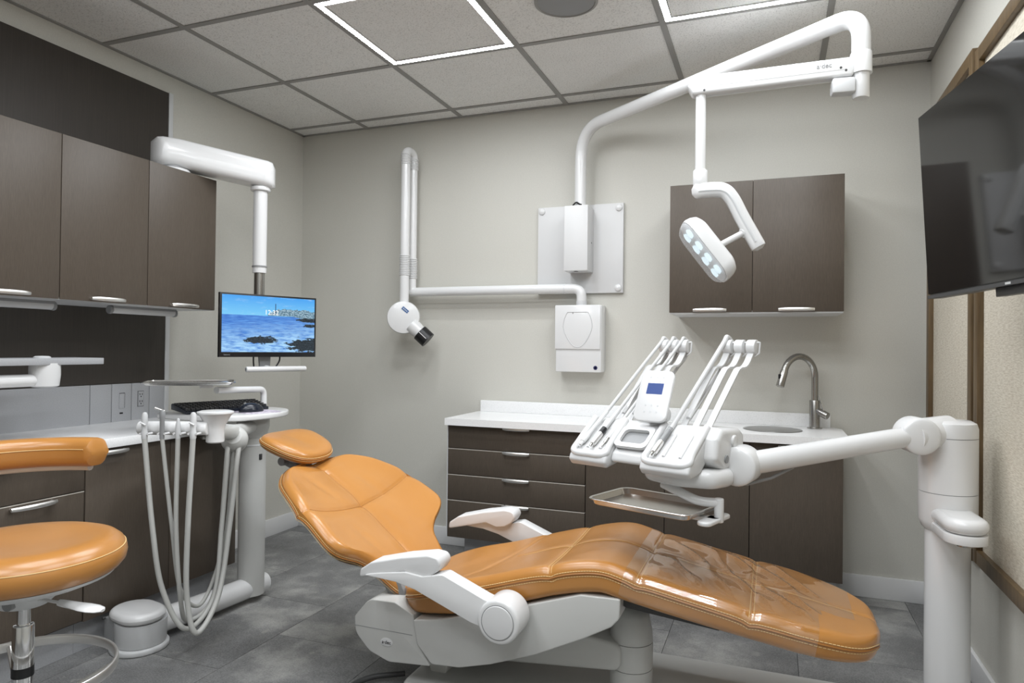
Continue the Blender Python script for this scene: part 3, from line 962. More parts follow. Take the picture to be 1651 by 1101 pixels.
# --- headrest
TH_ = R(20); HD = Vector((math.cos(TH_), 0, -math.sin(TH_))); HN = Vector((math.sin(TH_), 0, math.cos(TH_)))
HC = Vector((-1.662, CY, .720))
def head_pos(s): return HC + HD * s, HN
def head_ring(sc, n, K=56):
    out = []
    for k in range(K):
        a = 2 * math.pi * k / K; c_, s_ = math.cos(a), math.sin(a)
        u = .108 * math.copysign(abs(c_) ** .72, c_); v = .138 * math.copysign(abs(s_) ** .72, s_)
        v *= 1 - .10 * (u / .108)
        w = n + .010 * sc * (v / .138) ** 2 - .008 * (u / .108) * sc * 0
        out.append(HC + HD * (u * sc) + Vector((0, v * sc, 0)) + HN * w)
    return out
bm = BM()
loft(bm, [head_ring(sc, n) for sc, n in ((.05, -.026), (.6, -.026), (.86, -.024), (.95, -.017), (.99, -.008), (1.0, .0), (.99, .009), (.96, .017), (.90, .023), (.78, .027), (.5, .029), (.2, .028), (.03, .028))])
head = obj('headrest_cushion', bm, 'leather', chair)
rg = head_ring(1.003, 0); rg.append(rg[0])
bm = BM(); tube(bm, rg, .003, 6, cap=False); obj('piping', bm, 'piping', head)
for sc_, n_ in ((.998, .006), (.998, -.006)):
    rg = head_ring(sc_ + .003, n_); rg.append(rg[0]); seam_line(head, rg, 'stitch', .0009, 'stitch_line')
bm = BM(); box(bm, HC - HN * .06 + HD * .02, (.09, .07, .03), .008, Matrix((HD, (0, 1, 0), HN)).transposed())
tube(bm, smooth_path([HC - HN * .06, HC - HN * .085 + HD * .06, BA + BD * .08 - BN * .065]), .016, 12)
cyl(bm, HC - HN * .055 + HD * (-.01) + Vector((0, -.06, 0)), HC - HN * .055 + HD * (-.01) + Vector((0, .06, 0)), .016, bev=.003)
obj('headrest_bracket', bm, 'mid_grey', chair)

# --- armrests
def armrest(sgn):
    y = lambda d: CY + sgn * d     # d = distance from the centre line
    def pr(bm, poly, d0, d1, bev, seg=3):
        poly = [(p[0], p[1] - .017) for p in poly]
        prism(bm, poly, (0, y(d0), 0), (1, 0, 0), (0, 0, 1), (0, sgn, 0), d1 - d0, bev, seg)
    bm = BM(); pr(bm, round_poly([(-1.150, .432), (-1.085, .446), (-1.005, .459), (-.97, .455), (-.945, .428), (-.735, .332), (-.68, .345), (-.70, .40), (-.745, .412), (-.875, .468), (-.95, .470), (-1.02, .466), (-1.15, .438)][0:1] +
                                  [(-1.09, .430), (-1.03, .426), (-.967, .412), (-.79, .345), (-.70, .325), (-.67, .36), (-.70, .40), (-.75, .415), (-.878, .466), (-.945, .452), (-1.0, .458), (-1.09, .444)], .02), .295, .350, .014)
    a = obj('armrest', bm, 'white_plastic', chair)
    bm = BM(); pr(bm, round_poly([(-1.163 + (p[0] + 1.163) * .905, p[1]) for p in ((-1.163, .420), (-1.158, .445), (-1.118, .470), (-1.003, .497), (-.907, .513), (-.872, .509), (-.860, .490), (-.876, .466), (-.905, .450), (-.944, .444), (-.990, .457), (-1.05, .444))], [.008, .014, .02, .03, .03, .02, .02, .02, .02, .02, .02, .0]), .265, .342, .012, 4)
    obj('arm_pad', bm, 'white_matte', a)
    bm = BM(); cyl(bm, (-.702, y(.262), .344), (-.702, y(.362), .344), .062, bev=.010, seg=40); obj('pivot_hub', bm, 'white_plastic', a)
    bm = BM(); cyl(bm, (-.702, y(.359), .344), (-.702, y(.3655), .344), .0465, bev=.003, seg=40); obj('hub_cap', bm, 'white_matte', a)
    bm = BM(); cyl(bm, (-.702, y(.361), .344), (-.702, y(.3628), .344), .0485, seg=40); obj('hub_ring', bm, 'mid_grey', a)
    bm = BM(); cyl(bm, (-.702, y(.22), .344), (-.702, y(.263), .344), .03, seg=24); obj('hub_axle', bm, 'dark_grey', a)
armrest(-1); armrest(1)

# --- white side frame, rear cover, lift and base
bm = BM()
prism(bm, round_poly([(-1.026, .262), (-1.012, .19), (-.962, .137), (-.87, .143), (-.77, .170), (-.63, .222), (-.49, .290), (-.41, .335), (-.388, .36), (-.386, .415), (-.498, .412), (-.68, .353), (-.82, .310), (-.93, .278)], [.005, .03, .02, .05, .1, .1, .1, .03, .02, .006, .02, .05, .05, .02]),
      (0, CY - .25, 0), (1, 0, 0), (0, 0, 1), (0, 1, 0), .50, .03, 4)
frame = obj('seat_frame', bm, 'chair_grey', chair)
bm = BM()
prism(bm, round_poly([(-1.247, .236), (-1.243, .185), (-1.19, .134), (-1.12, .111), (-.972, .123), (-1.018, .185), (-1.034, .27), (-1.10, .300), (-1.195, .298)], [.02, .05, .06, .05, .005, .02, .006, .02, .05]),
      (0, CY - .235, 0), (1, 0, 0), (0, 0, 1), (0, 1, 0), .47, .028, 4)
rear = obj('rear_cover', bm, 'chair_grey', chair)
bm = BM(); bb(bm, -1.2445, -1.036, CY - .2358, CY - .2345, .2075, .209); obj('cover_joint', bm, 'mid_grey', rear)
bm = BM(); cyl(bm, (-1.262, CY - .15, .213), (-1.24, CY - .15, .213), .009, bev=.002); obj('power_button', bm, 'dark_grey', rear)
bm = BM(); lathe(bm, [(.022, 0), (.022, .0012), (.020, .002)], (0, 0, 0), (0, -1, 0), 32)
bmesh.ops.scale(bm, vec=(1, 1, .62), verts=bm.verts); bmesh.ops.translate(bm, vec=(-1.127, CY - .235, .172), verts=bm.verts)
badge = obj('badge', bm, 'white_matte', rear, label='oval white maker badge')
text_obj('lettering', 'a·dec', .0155, (-1.127, CY - .2375, .172), (1, 0, 0), (0, 0, 1), 'logo_dark', badge)
bm = BM(); prism(bm, [(-.44, .41), (-.30, .40), (-.12, .365), (-.13, .35), (-.38, .375)], (0, CY - .2, 0), (1, 0, 0), (0, 0, 1), (0, 1, 0), .40, .004); obj('leg_rest_plate', bm, 'dark_grey', chair)
bm = BM(); prism(bm, round_poly([(-1.0, .09), (-.80, .10), (-.42, .135), (-.42, .215), (-.60, .235), (-.95, .15)], .03), (0, CY - .075, 0), (1, 0, 0), (0, 0, 1), (0, 1, 0), .15, .015, 3); obj('lift_arm', bm, 'chair_grey', chair)
bm = BM(); lathe(bm, [(.060, .045), (.064, .06), (.066, .128)], (-.402, CY, 0)); obj('base_post', bm, 'chair_grey', chair)
bm = BM(); lathe(bm, [(.066, .130), (.0665, .205), (.066, .208)], (-.402, CY, 0)); obj('post_sleeve', bm, 'chair_grey', chair)
bm = BM(); lathe(bm, [(.066, .210), (.063, .245), (.055, .285), (.042, .302), (.02, .308), (0, .309)], (-.402, CY, 0)); obj('post_cap', bm, 'chair_grey', chair)
bm = BM(); box(bm, (-1.03, CY, .085), (.10, .16, .07), .008); cyl(bm, (-1.01, CY - .11, .06), (-1.01, CY + .11, .06), .032, bev=.006); obj('rear_pivot', bm, 'chair_grey', chair)
bm = BM(); prism(bm, rrect(1.49, .56, .07, cx=-.345, cy=2.145), (0, 0, 0), (1, 0, 0), (0, 1, 0), (0, 0, 1), .045, .012, 3); obj('base_plate', bm, 'chair_grey', chair)
bm = BM(); tube(bm, smooth_path([(-1.12, 1.98, .03), (-1.22, 1.93, .02), (-1.25, 1.85, .014), (-1.2, 1.74, .012), (-1.0, 1.62, .012), (-.7, 1.6, .012)]), .009, 10); obj('foot_control_hose', bm, 'dark_grey', chair)

# --- clear plastic sheet on the leg rest
bm = BM()
NU, NV = 110, 56
grid = []
def wr(s, v):
    q = noise.noise(Vector((s * 5 + v * 7, v * 3 - s * 2, 1.7)))
    ridge = (1 - abs(2 * ((s * 11 + v * 6.5 + .7 * q) % 1) - 1)) ** 3
    edge = max(0, min(1, (.21 - abs(v)) / .06)) * max(0, min(1, (s + .34) / .08)) * max(0, min(1, (.16 - s) / .08))
    return .0030 + edge * (.014 * ridge + .007 * (1 + noise.noise(Vector((s * 16, v * 12, 5)))))
for i in range(NU + 1):
    s = -.375 + .585 * i / NU
    w = seat_c.hw(s); row = []
    for j in range(NV + 1):
        t_ = -1 + 2 * j / NV
        if abs(t_) < .8:
            v = t_ / .8 * w
            p = seat_c.surf(s, v, wr(s, v))
            if abs(v) > w - .03: p.y += .003 * (1 if v > 0 else -1) * (abs(v) - (w - .03)) / .03
        else:
            sd = 1 if t_ > 0 else -1
            p = seat_c.edge(s, sd, .0045, -(abs(t_) - .8) / .2 * .036)
        row.append(p)
    grid.append(row)
gv = [[bm.verts.new(p) for p in row] for row in grid]
for i in range(NU):
    s = -.375 + .585 * (i + .5) / NU
    for j in range(NV):
        t_ = -1 + 2 * (j + .5) / NV
        if s > .112 and t_ < -.3 and ((s - .112) / .05) ** 2 > 0 and (t_ < -.42 or s > .125): continue
        bm.faces.new((gv[i][j], gv[i + 1][j], gv[i + 1][j + 1], gv[i][j + 1]))
for vv in [v for v in bm.verts if not v.link_faces]: bm.verts.remove(vv)
obj('plastic_cover', bm, 'clear_film', None, 'clear wrinkled plastic sheet over the leg rest of the dental chair', 'plastic sheet', origin=(-.08, CY, .44), ang=80)

# ================================================================== DELIVERY UNIT (right side)
DO = Vector((-.314, 2.025, 0)); DA = R(-20)
E1 = Vector((math.cos(DA), math.sin(DA), 0)); E2 = Vector((-math.sin(DA), math.cos(DA), 0)); UP = Vector((0, 0, 1))
def L(a, b, z): return DO + E1 * a + E2 * b + UP * z
PXY = Vector((0.4980, 2.4130, 0.4780)); PXc, PYc = PXY.x, PXY.y
unit = thing('delivery_unit', (PXc, PYc, 0), 'white instrument delivery unit on a floor post with a jointed arm', 'dental unit')
bm = BM(); cyl(bm, (PXc, PYc, 0.0), (PXc, PYc, .60), .0605, seg=40); obj('post', bm, 'white_plastic', unit)
bm = BM(); prism(bm, rrect(.17, .17, .06, cx=PXc, cy=PYc), (0, 0, .0), (1, 0, 0), (0, 1, 0), (0, 0, 1), .04, .012, 3); obj('floor_plate', bm, 'white_plastic', unit)
z0 = 0.5660; z1 = 0.6810; z2 = 0.8460
bm = BM(); lathe(bm, [(.058, z0 - .005), (.070, z0 + .008), (.078, z0 + .03), (.0785, z1 - .001)], (PXc, PYc, 0), seg=44); obj('housing_lower', bm, 'white_plastic', unit)
bm = BM(); lathe(bm, [(.0785, z1 + .001), (.0785, z2 - .001)], (PXc, PYc, 0), seg=44); obj('housing', bm, 'white_plastic', unit)
bm = BM(); lathe(bm, [(.0785, z2 + .001), (.0785, z2 + .028), (.074, z2 + .043), (.06, z2 + .051), (0, z2 + .054)], (PXc, PYc, 0), seg=44); obj('housing_cap', bm, 'white_plastic', unit)
bm = BM(); lathe(bm, [(.077, z1 - .0012), (.077, z1 + .0012)], (PXc, PYc, 0), seg=44); lathe(bm, [(.077, z2 - .0012), (.077, z2 + .0012)], (PXc, PYc, 0), seg=44); obj('housing_joint', bm, 'mid_grey', unit)
# side elbow towards the camera
eb = Vector((0.5080, 2.2550, 0.5970))
zb = eb.z
bm = BM()
P0 = Vector((PXc, PYc, zb)); dirv = (Vector((eb.x, eb.y, 0)) - Vector((PXc, PYc, 0))); Le = dirv.length; dirv.normalize(); sv = Vector((-dirv.y, dirv.x, 0))
def capsule(L_, r, k=10):
    return [(r * math.sin(R(180 * i / k)) * -1, r * -math.cos(R(180 * i / k)) ) for i in range(k + 1)] and \
           [(-r * math.sin(math.pi * i / k), -r * math.cos(math.pi * i / k)) for i in range(k + 1)] + [(L_ + r * math.sin(math.pi * i / k), r * math.cos(math.pi * i / k)) for i in range(k + 1)]
prism(bm, capsule(Le, .0575), P0 - UP * .001, dirv, sv, UP, .043, .020, 4); el = obj('elbow_cover', bm, 'white_plastic', unit)
bm = BM(); prism(bm, capsule(Le, .0555), P0 - UP * .028, dirv, sv, UP, .0265, .003, 2); obj('elbow_base', bm, 'white_plastic', el)
bm = BM(); cyl(bm, Vector((eb.x, eb.y, zb - .04)), Vector((eb.x, eb.y, zb - .027)), .02); obj('elbow_plug', bm, 'brushed_steel', el)
# arm with two knuckles
K1 = Vector((0.4030, 2.3410, 0.8530)); K2 = Vector((-0.0870, 2.0370, 0.7760))
ad = (K2 - K1).normalized(); hor = Vector((ad.x, ad.y, 0)).normalized(); kn = Vector((hor.y, -hor.x, 0))
if kn.y > 0: kn = -kn       # towards the camera
bm = BM(); cyl(bm, K1 + ad * .01, K2 - ad * .01, .030, .033, seg=32); obj('arm', bm, 'white_plastic', unit)
bm = BM(); tube(bm, [K1 + ad * .02, Vector((PXc, PYc, K1.z + .008))], .05, 28); obj('shoulder', bm, 'white_plastic', unit)
def knuckle(c, axis, r, h0, h1):
    bm = BM(); k = []
    for i in range(7):
        q = i / 6 * math.pi / 2
        k.append((r * math.cos(q) if i < 6 else 0, h1 + .012 * math.sin(q)))
    lathe(bm, [(r * .9, -h0), (r, -h0 + .006)] + k, c, axis, 36)
    return obj('knuckle', bm, 'white_plastic', unit)
knuckle(K1, (kn * .93 + hor * .37), .054, .05, .035)
knuckle(K2, (kn * .70 + hor * .72), .055, .05, .03)
bm = BM(); tube(bm, fillet([K2 - ad * .17 - UP * .032, K2 - ad * .10 - UP * .052, K2 - ad * .02 - UP * .058], .02), .0045, 8); obj('brake_lever', bm, 'mid_grey', unit)
# ---- head
bm = BM()   # belly under the head
prism(bm, round_poly([(-.03, -.05), (.10, -.085), (.20, -.05), (.225, .05), (.12, .10), (-.02, .05)], .05), DO + UP * .722, E1, E2, UP, .052, .022, 4); obj('belly', bm, 'white_plastic', unit)
bm = BM()   # main body box behind the trays
prism(bm, round_poly([(.015, .765), (.135, .775), (.15, .80), (.15, .86), (.12, .878), (.0, .885), (-.03, .86), (-.045, .80)], .018), L(-.19, 0, 0), E2, UP, E1, .39, .02, 4)
body = obj('head_body', bm, 'white_plastic', unit)
bm = BM(); cyl(bm, L(.19, .07, .845), L(.207, .07, .845), .017, bev=.003); obj('side_knob', bm, 'white_plastic', body)
for (b_, z_) in ((.02, .80), (.06, .80)):
    bm = BM(); cyl(bm, L(.19, b_, z_), L(.204, b_, z_), .011, seg=16); obj('port', bm, 'mid_grey', body)
# sloped instrument trays (two modules with raised rims) and the centre grip
def module(a0, a1):
    bm = BM()
    prof = [(-.135, .772), (-.128, .788), (.0, .878), (.03, .884), (.03, .83), (-.06, .765), (-.12, .755)]
    prism(bm, round_poly(prof, [.01, .012, .03, .01, .01, .02, .012]), L(a0, 0, 0), E2, UP, E1, a1 - a0, .012, 3)
    m_ = obj('tray_module', bm, 'white_matte', unit)
    # raised rim around the sloping face
    sl = Vector((0, .128, .09)).normalized()
    def Q(a, t, h=0): return L(a, -.128 + t * .128, .788 + t * .09 + h)
    pts = [Q(a0 + .010, .98, .010), Q(a0 + .010, .3, .008), Q(a0 + .012, .06, .001), Q((a0 + a1) / 2, .03, 0), Q(a1 - .012, .06, .001), Q(a1 - .010, .3, .008), Q(a1 - .010, .98, .010)]
    bm = BM(); tube(bm, smooth_path(pts, 6), .010, 12); obj('tray_rim', bm, 'white_plastic', m_)
    for k in range(3):
        a = a0 + (a1 - a0) * (k + .5) / 3
        bm = BM(); tube(bm, [Q(a - .016, .2, .001), Q(a - .016, .8, .001)], .005, 8); obj('divider', bm, 'white_matte', m_)
    return Q
Ql = module(-.225, -.095); Qr = module(.015, .165)
bm = BM(); prism(bm, round_poly([(-.11, .775), (-.10, .80), (.0, .872), (.03, .876), (.03, .80), (-.05, .765)], .015), L(-.094, 0, 0), E2, UP, E1, .108, .008, 3); g = obj('centre_grip', bm, 'white_plastic', unit)
sl = Vector((0, 0, 0)) + E2 * .10 + UP * .072; sl.normalize(); nn_ = E1.cross(sl).normalized()
bm = BM(); prism(bm, rrect(.082, .056, .014), L(-.04, -.055, .838), E1, sl, nn_, .001, .0); obj('grip_recess', bm, 'mid_grey', g)
bm = BM()
o_ = rrect(.106, .090, .018); i_ = rrect(.084, .058, .016)
n_ = len(o_); c_ = L(-.04, -.055, .838)
va = [bm.verts.new(c_ + E1 * p[0] + sl * p[1] + nn_ * .004) for p in o_]; vb = [bm.verts.new(c_ + E1 * p[0] + sl * p[1] + nn_ * .013) for p in o_]
vc = [bm.verts.new(c_ + E1 * p[0] + sl * p[1] + nn_ * .013) for p in i_]; vd = [bm.verts.new(c_ + E1 * p[0] + sl * p[1] + nn_ * .002) for p in i_]
for k in range(n_):
    j = (k + 1) % n_
    for A, B in ((va, vb), (vb, vc), (vc, vd)): bm.faces.new((A[k], A[j], B[j], B[k]))
obj('grip_frame', bm, 'white_plastic', g)
# whip arms: flat straps with pulley heads
def whip(a, dx=.035):
    w = .0095
    path = [L(a, .03, .87), L(a + dx * .6, .16, 1.02), L(a + dx * .75, .185, 1.045), L(a + dx * .85, .215, 1.05), L(a + dx * .95, .235, 1.065), L(a + dx * 1.1, .262, 1.105)]
    P = smooth_path(path, 5); rings = []
    for i, p in enumerate(P):
        t = (P[min(i + 1, len(P) - 1)] - P[max(i - 1, 0)]).normalized(); n = t.cross(E1).normalized()
        rings.append([p + E1 * w + n * .003, p + E1 * w - n * .003, p - E1 * w - n * .003, p - E1 * w + n * .003])
    bm = BM(); loft(bm, rings); o = obj('whip_arm', bm, 'white_plastic', unit)
    c = L(a + dx * 1.1, .262, 1.112)
    bm = BM(); cyl(bm, c - E1 * .0135, c + E1 * .0135, .022, bev=.002, seg=28); obj('pulley', bm, 'white_plastic', o)
    bm = BM(); tube(bm, fillet([c + E1 * .013 + UP * .012, c + E1 * .021 + UP * .014 + E2 * .006, c + E1 * .019 - UP * .02 + E2 * .004, c + E1 * .006 - UP * .03], .006), .0028, 8); obj('hanger_loop', bm, 'white_plastic', o)
    return c
heads = [whip(a) for a in (-.158, -.122, -.086, .062, .100, .138)]
def handpiece(Q, a, t0, kind, c, hose):
    tip = Q(a, t0, .014); tail = Q(a + .012, 1.12, .016); d = (tail - tip).normalized()
    if kind == 'syringe':
        bm = BM(); lathe(bm, [(.0055, 0), (.0055, .014), (.008, .016), (.0085, .04), (.0065, .06), (.0065, .16)], tip, d, 16); h = obj('handpiece', bm, 'white_plastic', unit)
        bm = BM(); lathe(bm, [(.0045, -.004), (.0048, .012)], tip, d, 14); obj('nozzle', bm, 'chrome', h)
    elif kind == 'motor':
        bm = BM(); lathe(bm, [(.0085, .014), (.0095, .02), (.0095, .058), (.008, .062)], tip, d, 18); h = obj('handpiece', bm, 'satin_nickel', unit)
        bm = BM(); lathe(bm, [(.0048, 0), (.0048, .016)], tip, d, 14); obj('nozzle', bm, 'chrome', h)
        bm = BM(); lathe(bm, [(.0088, .062), (.0088, .085)], tip, d, 16); obj('collar', bm, 'black_plastic', h)
        bm = BM(); lathe(bm, [(.0075, .085), (.007, .17)], tip, d, 16); obj('hose_end', bm, 'hose_white', h)
    elif kind == 'thin':
        bm = BM(); lathe(bm, [(.0016, -.006), (.002, .006), (.005, .012), (.0058, .03), (.0052, .034)], tip, d, 14); h = obj('handpiece', bm, 'brushed_steel', unit)
        bm = BM(); lathe(bm, [(.005, .034), (.0052, .17)], tip, d, 14); obj('hose_end', bm, 'hose_white', h)
    else:
        bm = BM(); lathe(bm, [(.009, .016), (.0095, .022), (.0095, .058), (.008, .063)], tip, d, 18); h = obj('handpiece', bm, 'satin_nickel', unit)
        bm = BM(); lathe(bm, [(.0055, 0), (.0055, .018)], tip, d, 14); obj('nozzle', bm, 'chrome', h)
        bm = BM(); lathe(bm, [(.0085, .063), (.0075, .12)], tip, d, 16); obj('collar', bm, 'mid_grey', h)
    e = tip + d * .15
    r = hose
    top = c + UP * .022 + UP * r - E1 * .004
    path = [e - d * .04, e, e.lerp(top, .5) + d * .006, top - d * .03 - UP * .003, top, c + E2 * (.022 + r) + UP * .003, c - UP * .035 + E2 * .006, L(0, 0, 0) * 0 + c - UP * .075 - E2 * .035 - E1 * .012, c - UP * .12 - E2 * .085 - E1 * .02, L((c - DO).dot(E1) - .028, .05, .90)]
    bm = BM(); tube(bm, smooth_path(path, 8), r, 10); obj('hose', bm, 'hose_white', h)
handpiece(Ql, -.198, .12, 'syringe', heads[0], .0056)
handpiece(Ql, -.160, .10, 'motor', heads[1], .0056)
handpiece(Ql, -.122, .18, 'thin', heads[2], .0052)
handpiece(Qr, .046, .05, 'motor2', heads[3], .0078)
# touch pad
tp = L(-.012, -.005, .965); tsl = (E2 * .40 + UP * .916).normalized(); tx = E1; tn = tx.cross(tsl).normalized()
if tn.dot(E2) > 0: tn = -tn
bm = BM(); prism(bm, rrect(.108, .160, .022), tp, tx, tsl, -tn, .012, .004, 3); pad = obj('touch_pad', bm, 'white_plastic', unit)
bm = BM(); prism(bm, rrect(.052, .034, .001, 2, 0, .022), tp + tn * .0008, tx, tsl, -tn, .001, .0); obj('display', bm, 'lcd_blue', pad)
for (px, py) in [(-.022, .058), (0, .058), (.02, .058), (-.008, .044), (.012, .044), (-.02, -.03), (0, -.03), (.02, -.03), (-.02, -.05), (0, -.05), (.02, -.05)]:
    bm = BM(); lathe(bm, [(.003, 0), (.003, .0006)], tp + tx * px + tsl * py, tn, 10); obj('touch_key', bm, 'light_grey', pad)
bm = BM(); cyl(bm, L(-.01, .012, .868), L(-.01, .012, .90), .021, bev=.003); obj('pad_neck', bm, 'light_grey', pad)
bm = BM(); cyl(bm, tp - tn * .02 - tsl * .05 - E1 * .02, tp - tn * .02 - tsl * .05 + E1 * .05, .02, bev=.006); obj('pad_knuckle', bm, 'white_plastic', pad)
# tray holder arm under the head
TRc = Vector((-.315, 2.005, .652)); TRot = DA
bm = BM(); tube(bm, smooth_path([L(.03, -.02, .715), L(.09, -.03, .70), L(.14, -.02, .683), L(.19, .0, .681)], 8), .013, 14); obj('tray_arm', bm, 'white_plastic', unit)
bm = BM(); cyl(bm, L(.19, .0, .628), L(.19, .0, .694), .013, bev=.003); obj('tray_pivot', bm, 'white_plastic', unit)
bm = BM(); prism(bm, rrect(.36, .04, .018), L(.02, -.01, .630), E1, E2, UP, .012, .004, 3); prism(bm, rrect(.04, .15, .018), L(.18, -.01, .630), E1, E2, UP, .012, .004, 3); obj('tray_bracket', bm, 'white_plastic', unit)
# steel tray
def steel_tray(name, c, ax, ay, w, h, d, mat, lab, cat='tray', up=Vector((0, 0, 1))):
    """rounded tray with flared rim; c = centre of the floor underside"""
    rings = []
    for (sc, z) in ((-.018, .0), (-.006, .001), (.0, .004), (.006, d), (.012, d + .001), (.014, d - .001), (.012, d - .003), (.0045, d - .003), (-.002, .004), (-.008, .0022), (-.018, .0018)):
        rings.append([c + ax * p[0] + ay * p[1] + up * z for p in rrect(w + 2 * sc - .03, h + 2 * sc - .03, .024 + sc * .8, 6)])
    bm = BM(); rv = loft(bm, rings, cap=False)
    bm.faces.new(rv[0]); bm.faces.new(rv[-1])
    return obj(name, bm, mat, None, lab, cat, origin=c)
steel_tray('instrument_tray', L(.0, -.02, .6425), E1, E2, .335, .225, .020, 'tray_steel', 'stainless steel instrument tray held over the leg rest')

# ================================================================== OVERHEAD LIGHT (from the back wall)
WPX = -.930
lt = thing('dental_light', (WPX, YB, 1.39), 'white overhead dental lamp on a long wall-mounted arm', 'dental lamp')
bm = BM(); prism(bm, [(-1.173, 1.44), (-.712, 1.388), (-.712, 1.842), (-1.173, 1.853)][0:0] + [(-1.172, 1.388), (-.714, 1.388), (-.714, 1.846), (-1.172, 1.846)], (0, YB - .022, 0), (1, 0, 0), (0, 0, 1), (0, 1, 0), .022, .003); wp = obj('wall_plate', bm, 'white_matte', lt)
for (x, z) in ((-1.150, 1.825), (-.737, 1.822), (-.737, 1.413), (-1.150, 1.413)):
    bm = BM(); lathe(bm, [(.018, 0), (.017, .006), (.011, .011), (0, .012)], (x, YB - .022, z), (0, -1, 0), 24); obj('bolt_cap', bm, 'white_plastic', wp)
bm = BM(); bb(bm, WPX - .062, WPX + .062, YB - .145, YB - .022, 1.492, 1.822, .004); bx = obj('mount_box', bm, 'white_matte', lt)
bm = BM(); bb(bm, WPX - .012, WPX + .006, YB - .135, YB - .11, 1.4905, 1.493); obj('slot', bm, 'dark_grey', bx)
bm = BM(); cyl(bm, (WPX + .062, YB - .07, 1.64), (WPX + .0632, YB - .07, 1.64), .004, seg=12); obj('screw', bm, 'dark_grey', bx)
PY_ = YB - .105
AE = Vector((.262, 2.475, 2.205))
bm = BM(); tube(bm, fillet([(WPX + .012, PY_, 1.80), (WPX + .012, PY_, 2.215), AE, AE - UP * .17], [.16, .085], 12), .0295, 24); obj('main_arm', bm, 'white_plastic', lt)
bm = BM(); tube(bm, smooth_path([(WPX - .02, PY_ - .03, 1.822), (WPX, PY_ - .035, 1.836), (WPX + .02, PY_ - .03, 1.826), (WPX + .03, PY_, 1.834)]), .004, 8); obj('cable_end', bm, 'black_plastic', lt)
bm = BM(); lathe(bm, [(.033, -.198), (.033, -.132), (.031, -.129)], AE, (0, 0, 1), 28); obj('swivel_collar', bm, 'white_plastic', lt)
bm = BM(); lathe(bm, [(.0235, -.278), (.0255, -.275), (.0255, -.195)], AE, (0, 0, 1), 28); obj('swivel_pin', bm, 'white_plastic', lt)
F0 = AE + Vector((-.03, 0, -.177)); F1 = Vector((-0.2390, 2.4260, 2.0080))
fd = (F1 - F0); fl = fd.length; fd.normalize(); fv = Vector((-fd.z * fd.x, -fd.z * fd.y, 1 - fd.z ** 2)).normalized(); fw = fd.cross(fv).normalized()
bm = BM(); prism(bm, round_poly([(.0, -.03), (fl + .03, -.03), (fl + .045, .0), (fl + .03, .032), (.0, .032), (-.02, .01)], [.01, .012, .02, .02, .02, .01]), F0 - fw * .026, fd, fv, fw, .052, .012, 3); fx = obj('flex_arm', bm, 'white_plastic', lt)
s_ = -1 if fw.y > 0 else 1
bm = BM(); prism(bm, [(.02, -.0006), (fl, -.0006), (fl, .0006), (.02, .0006)], F0 + fw * s_ * .0262 - fv * .008, fd, fv, fw * s_, .0006); obj('arm_seam', bm, 'light_grey', fx)
text_obj('lettering', 'a·dec', .022, F0 + fd * .085 + fv * .010 + fw * s_ * .0266, -fd, fv, 'mid_grey', fx)
for (q, h) in ((.035, .004), (.02, -.006), (fl - .01, -.014)):
    bm = BM(); cyl(bm, F0 + fd * q + fv * (h - .006) + fw * s_ * .0255, F0 + fd * q + fv * (h - .006) + fw * s_ * .0268, .004, seg=10); obj('screw', bm, 'dark_grey', fx)
bm = BM(); box(bm, AE + Vector((-.055, -.01, -.238)), (.07, .05, .05), .008, math.atan2(fd.y, fd.x)); obj('spring_block', bm, 'light_grey', lt)
DZ = Vector((-0.2310, 2.4320, 1.6990))
DP = Vector((F1.x, F1.y, 0))
bm = BM(); cyl(bm, DP + UP * (F1.z - .01), DP + UP * DZ.z, .0175, seg=24); obj('drop_pole', bm, 'white_plastic', lt)
zc_ = DZ.z
bm = BM(); lathe(bm, [(.0235, -.03), (.0245, -.02), (.0245, .018), (.022, .022), (.018, .024)], DP + UP * zc_, (0, 0, 1), 24); obj('pole_collar', bm, 'white_plastic', lt)
# curved yoke: wide band bending down to the right
lx = Vector((math.cos(R(20.9)), math.sin(R(20.9)), 0)); lf = Vector((-math.sin(R(20.9)), math.cos(R(20.9)), 0))
lx2 = (lx * .96 - lf * .28).normalized(); ly2 = Vector((-lx2.y, lx2.x, 0))
Y0_ = DP + UP * (zc_ - .052)
ypath = smooth_path([Y0_ - lx2 * .028, Y0_ + lx2 * .02 + UP * .004, Y0_ + lx2 * .075, Y0_ + lx2 * .105 - UP * .03, Y0_ + lx2 * .135 - UP * .09, Y0_ + lx2 * .172 - UP * .16, Y0_ + lx2 * .196 - UP * .205], 6)
rings = []
for i, p in enumerate(ypath):
    t = (ypath[min(i + 1, len(ypath) - 1)] - ypath[max(i - 1, 0)]).normalized(); n = ly2.cross(t).normalized()
    if n.z < 0: n = -n
    q = i / (len(ypath) - 1); h = .024; w = .026
    e = min(1, q / .06 + .35, (1 - q) / .05 + .4)
    rings.append([p + n * (y * h * e) + ly2 * (x * w * e) for x, y in rrect(2, 2, .55, 4)])
bm = BM(); loft(bm, rings); yk = obj('yoke', bm, 'white_plastic', lt)
bm = BM(); tube(bm, [p - (ly2 * 1.0) * .0232 - UP * .006 for p in ypath[3:-4]], .006, 8); obj('yoke_inlay', bm, 'light_grey', yk)
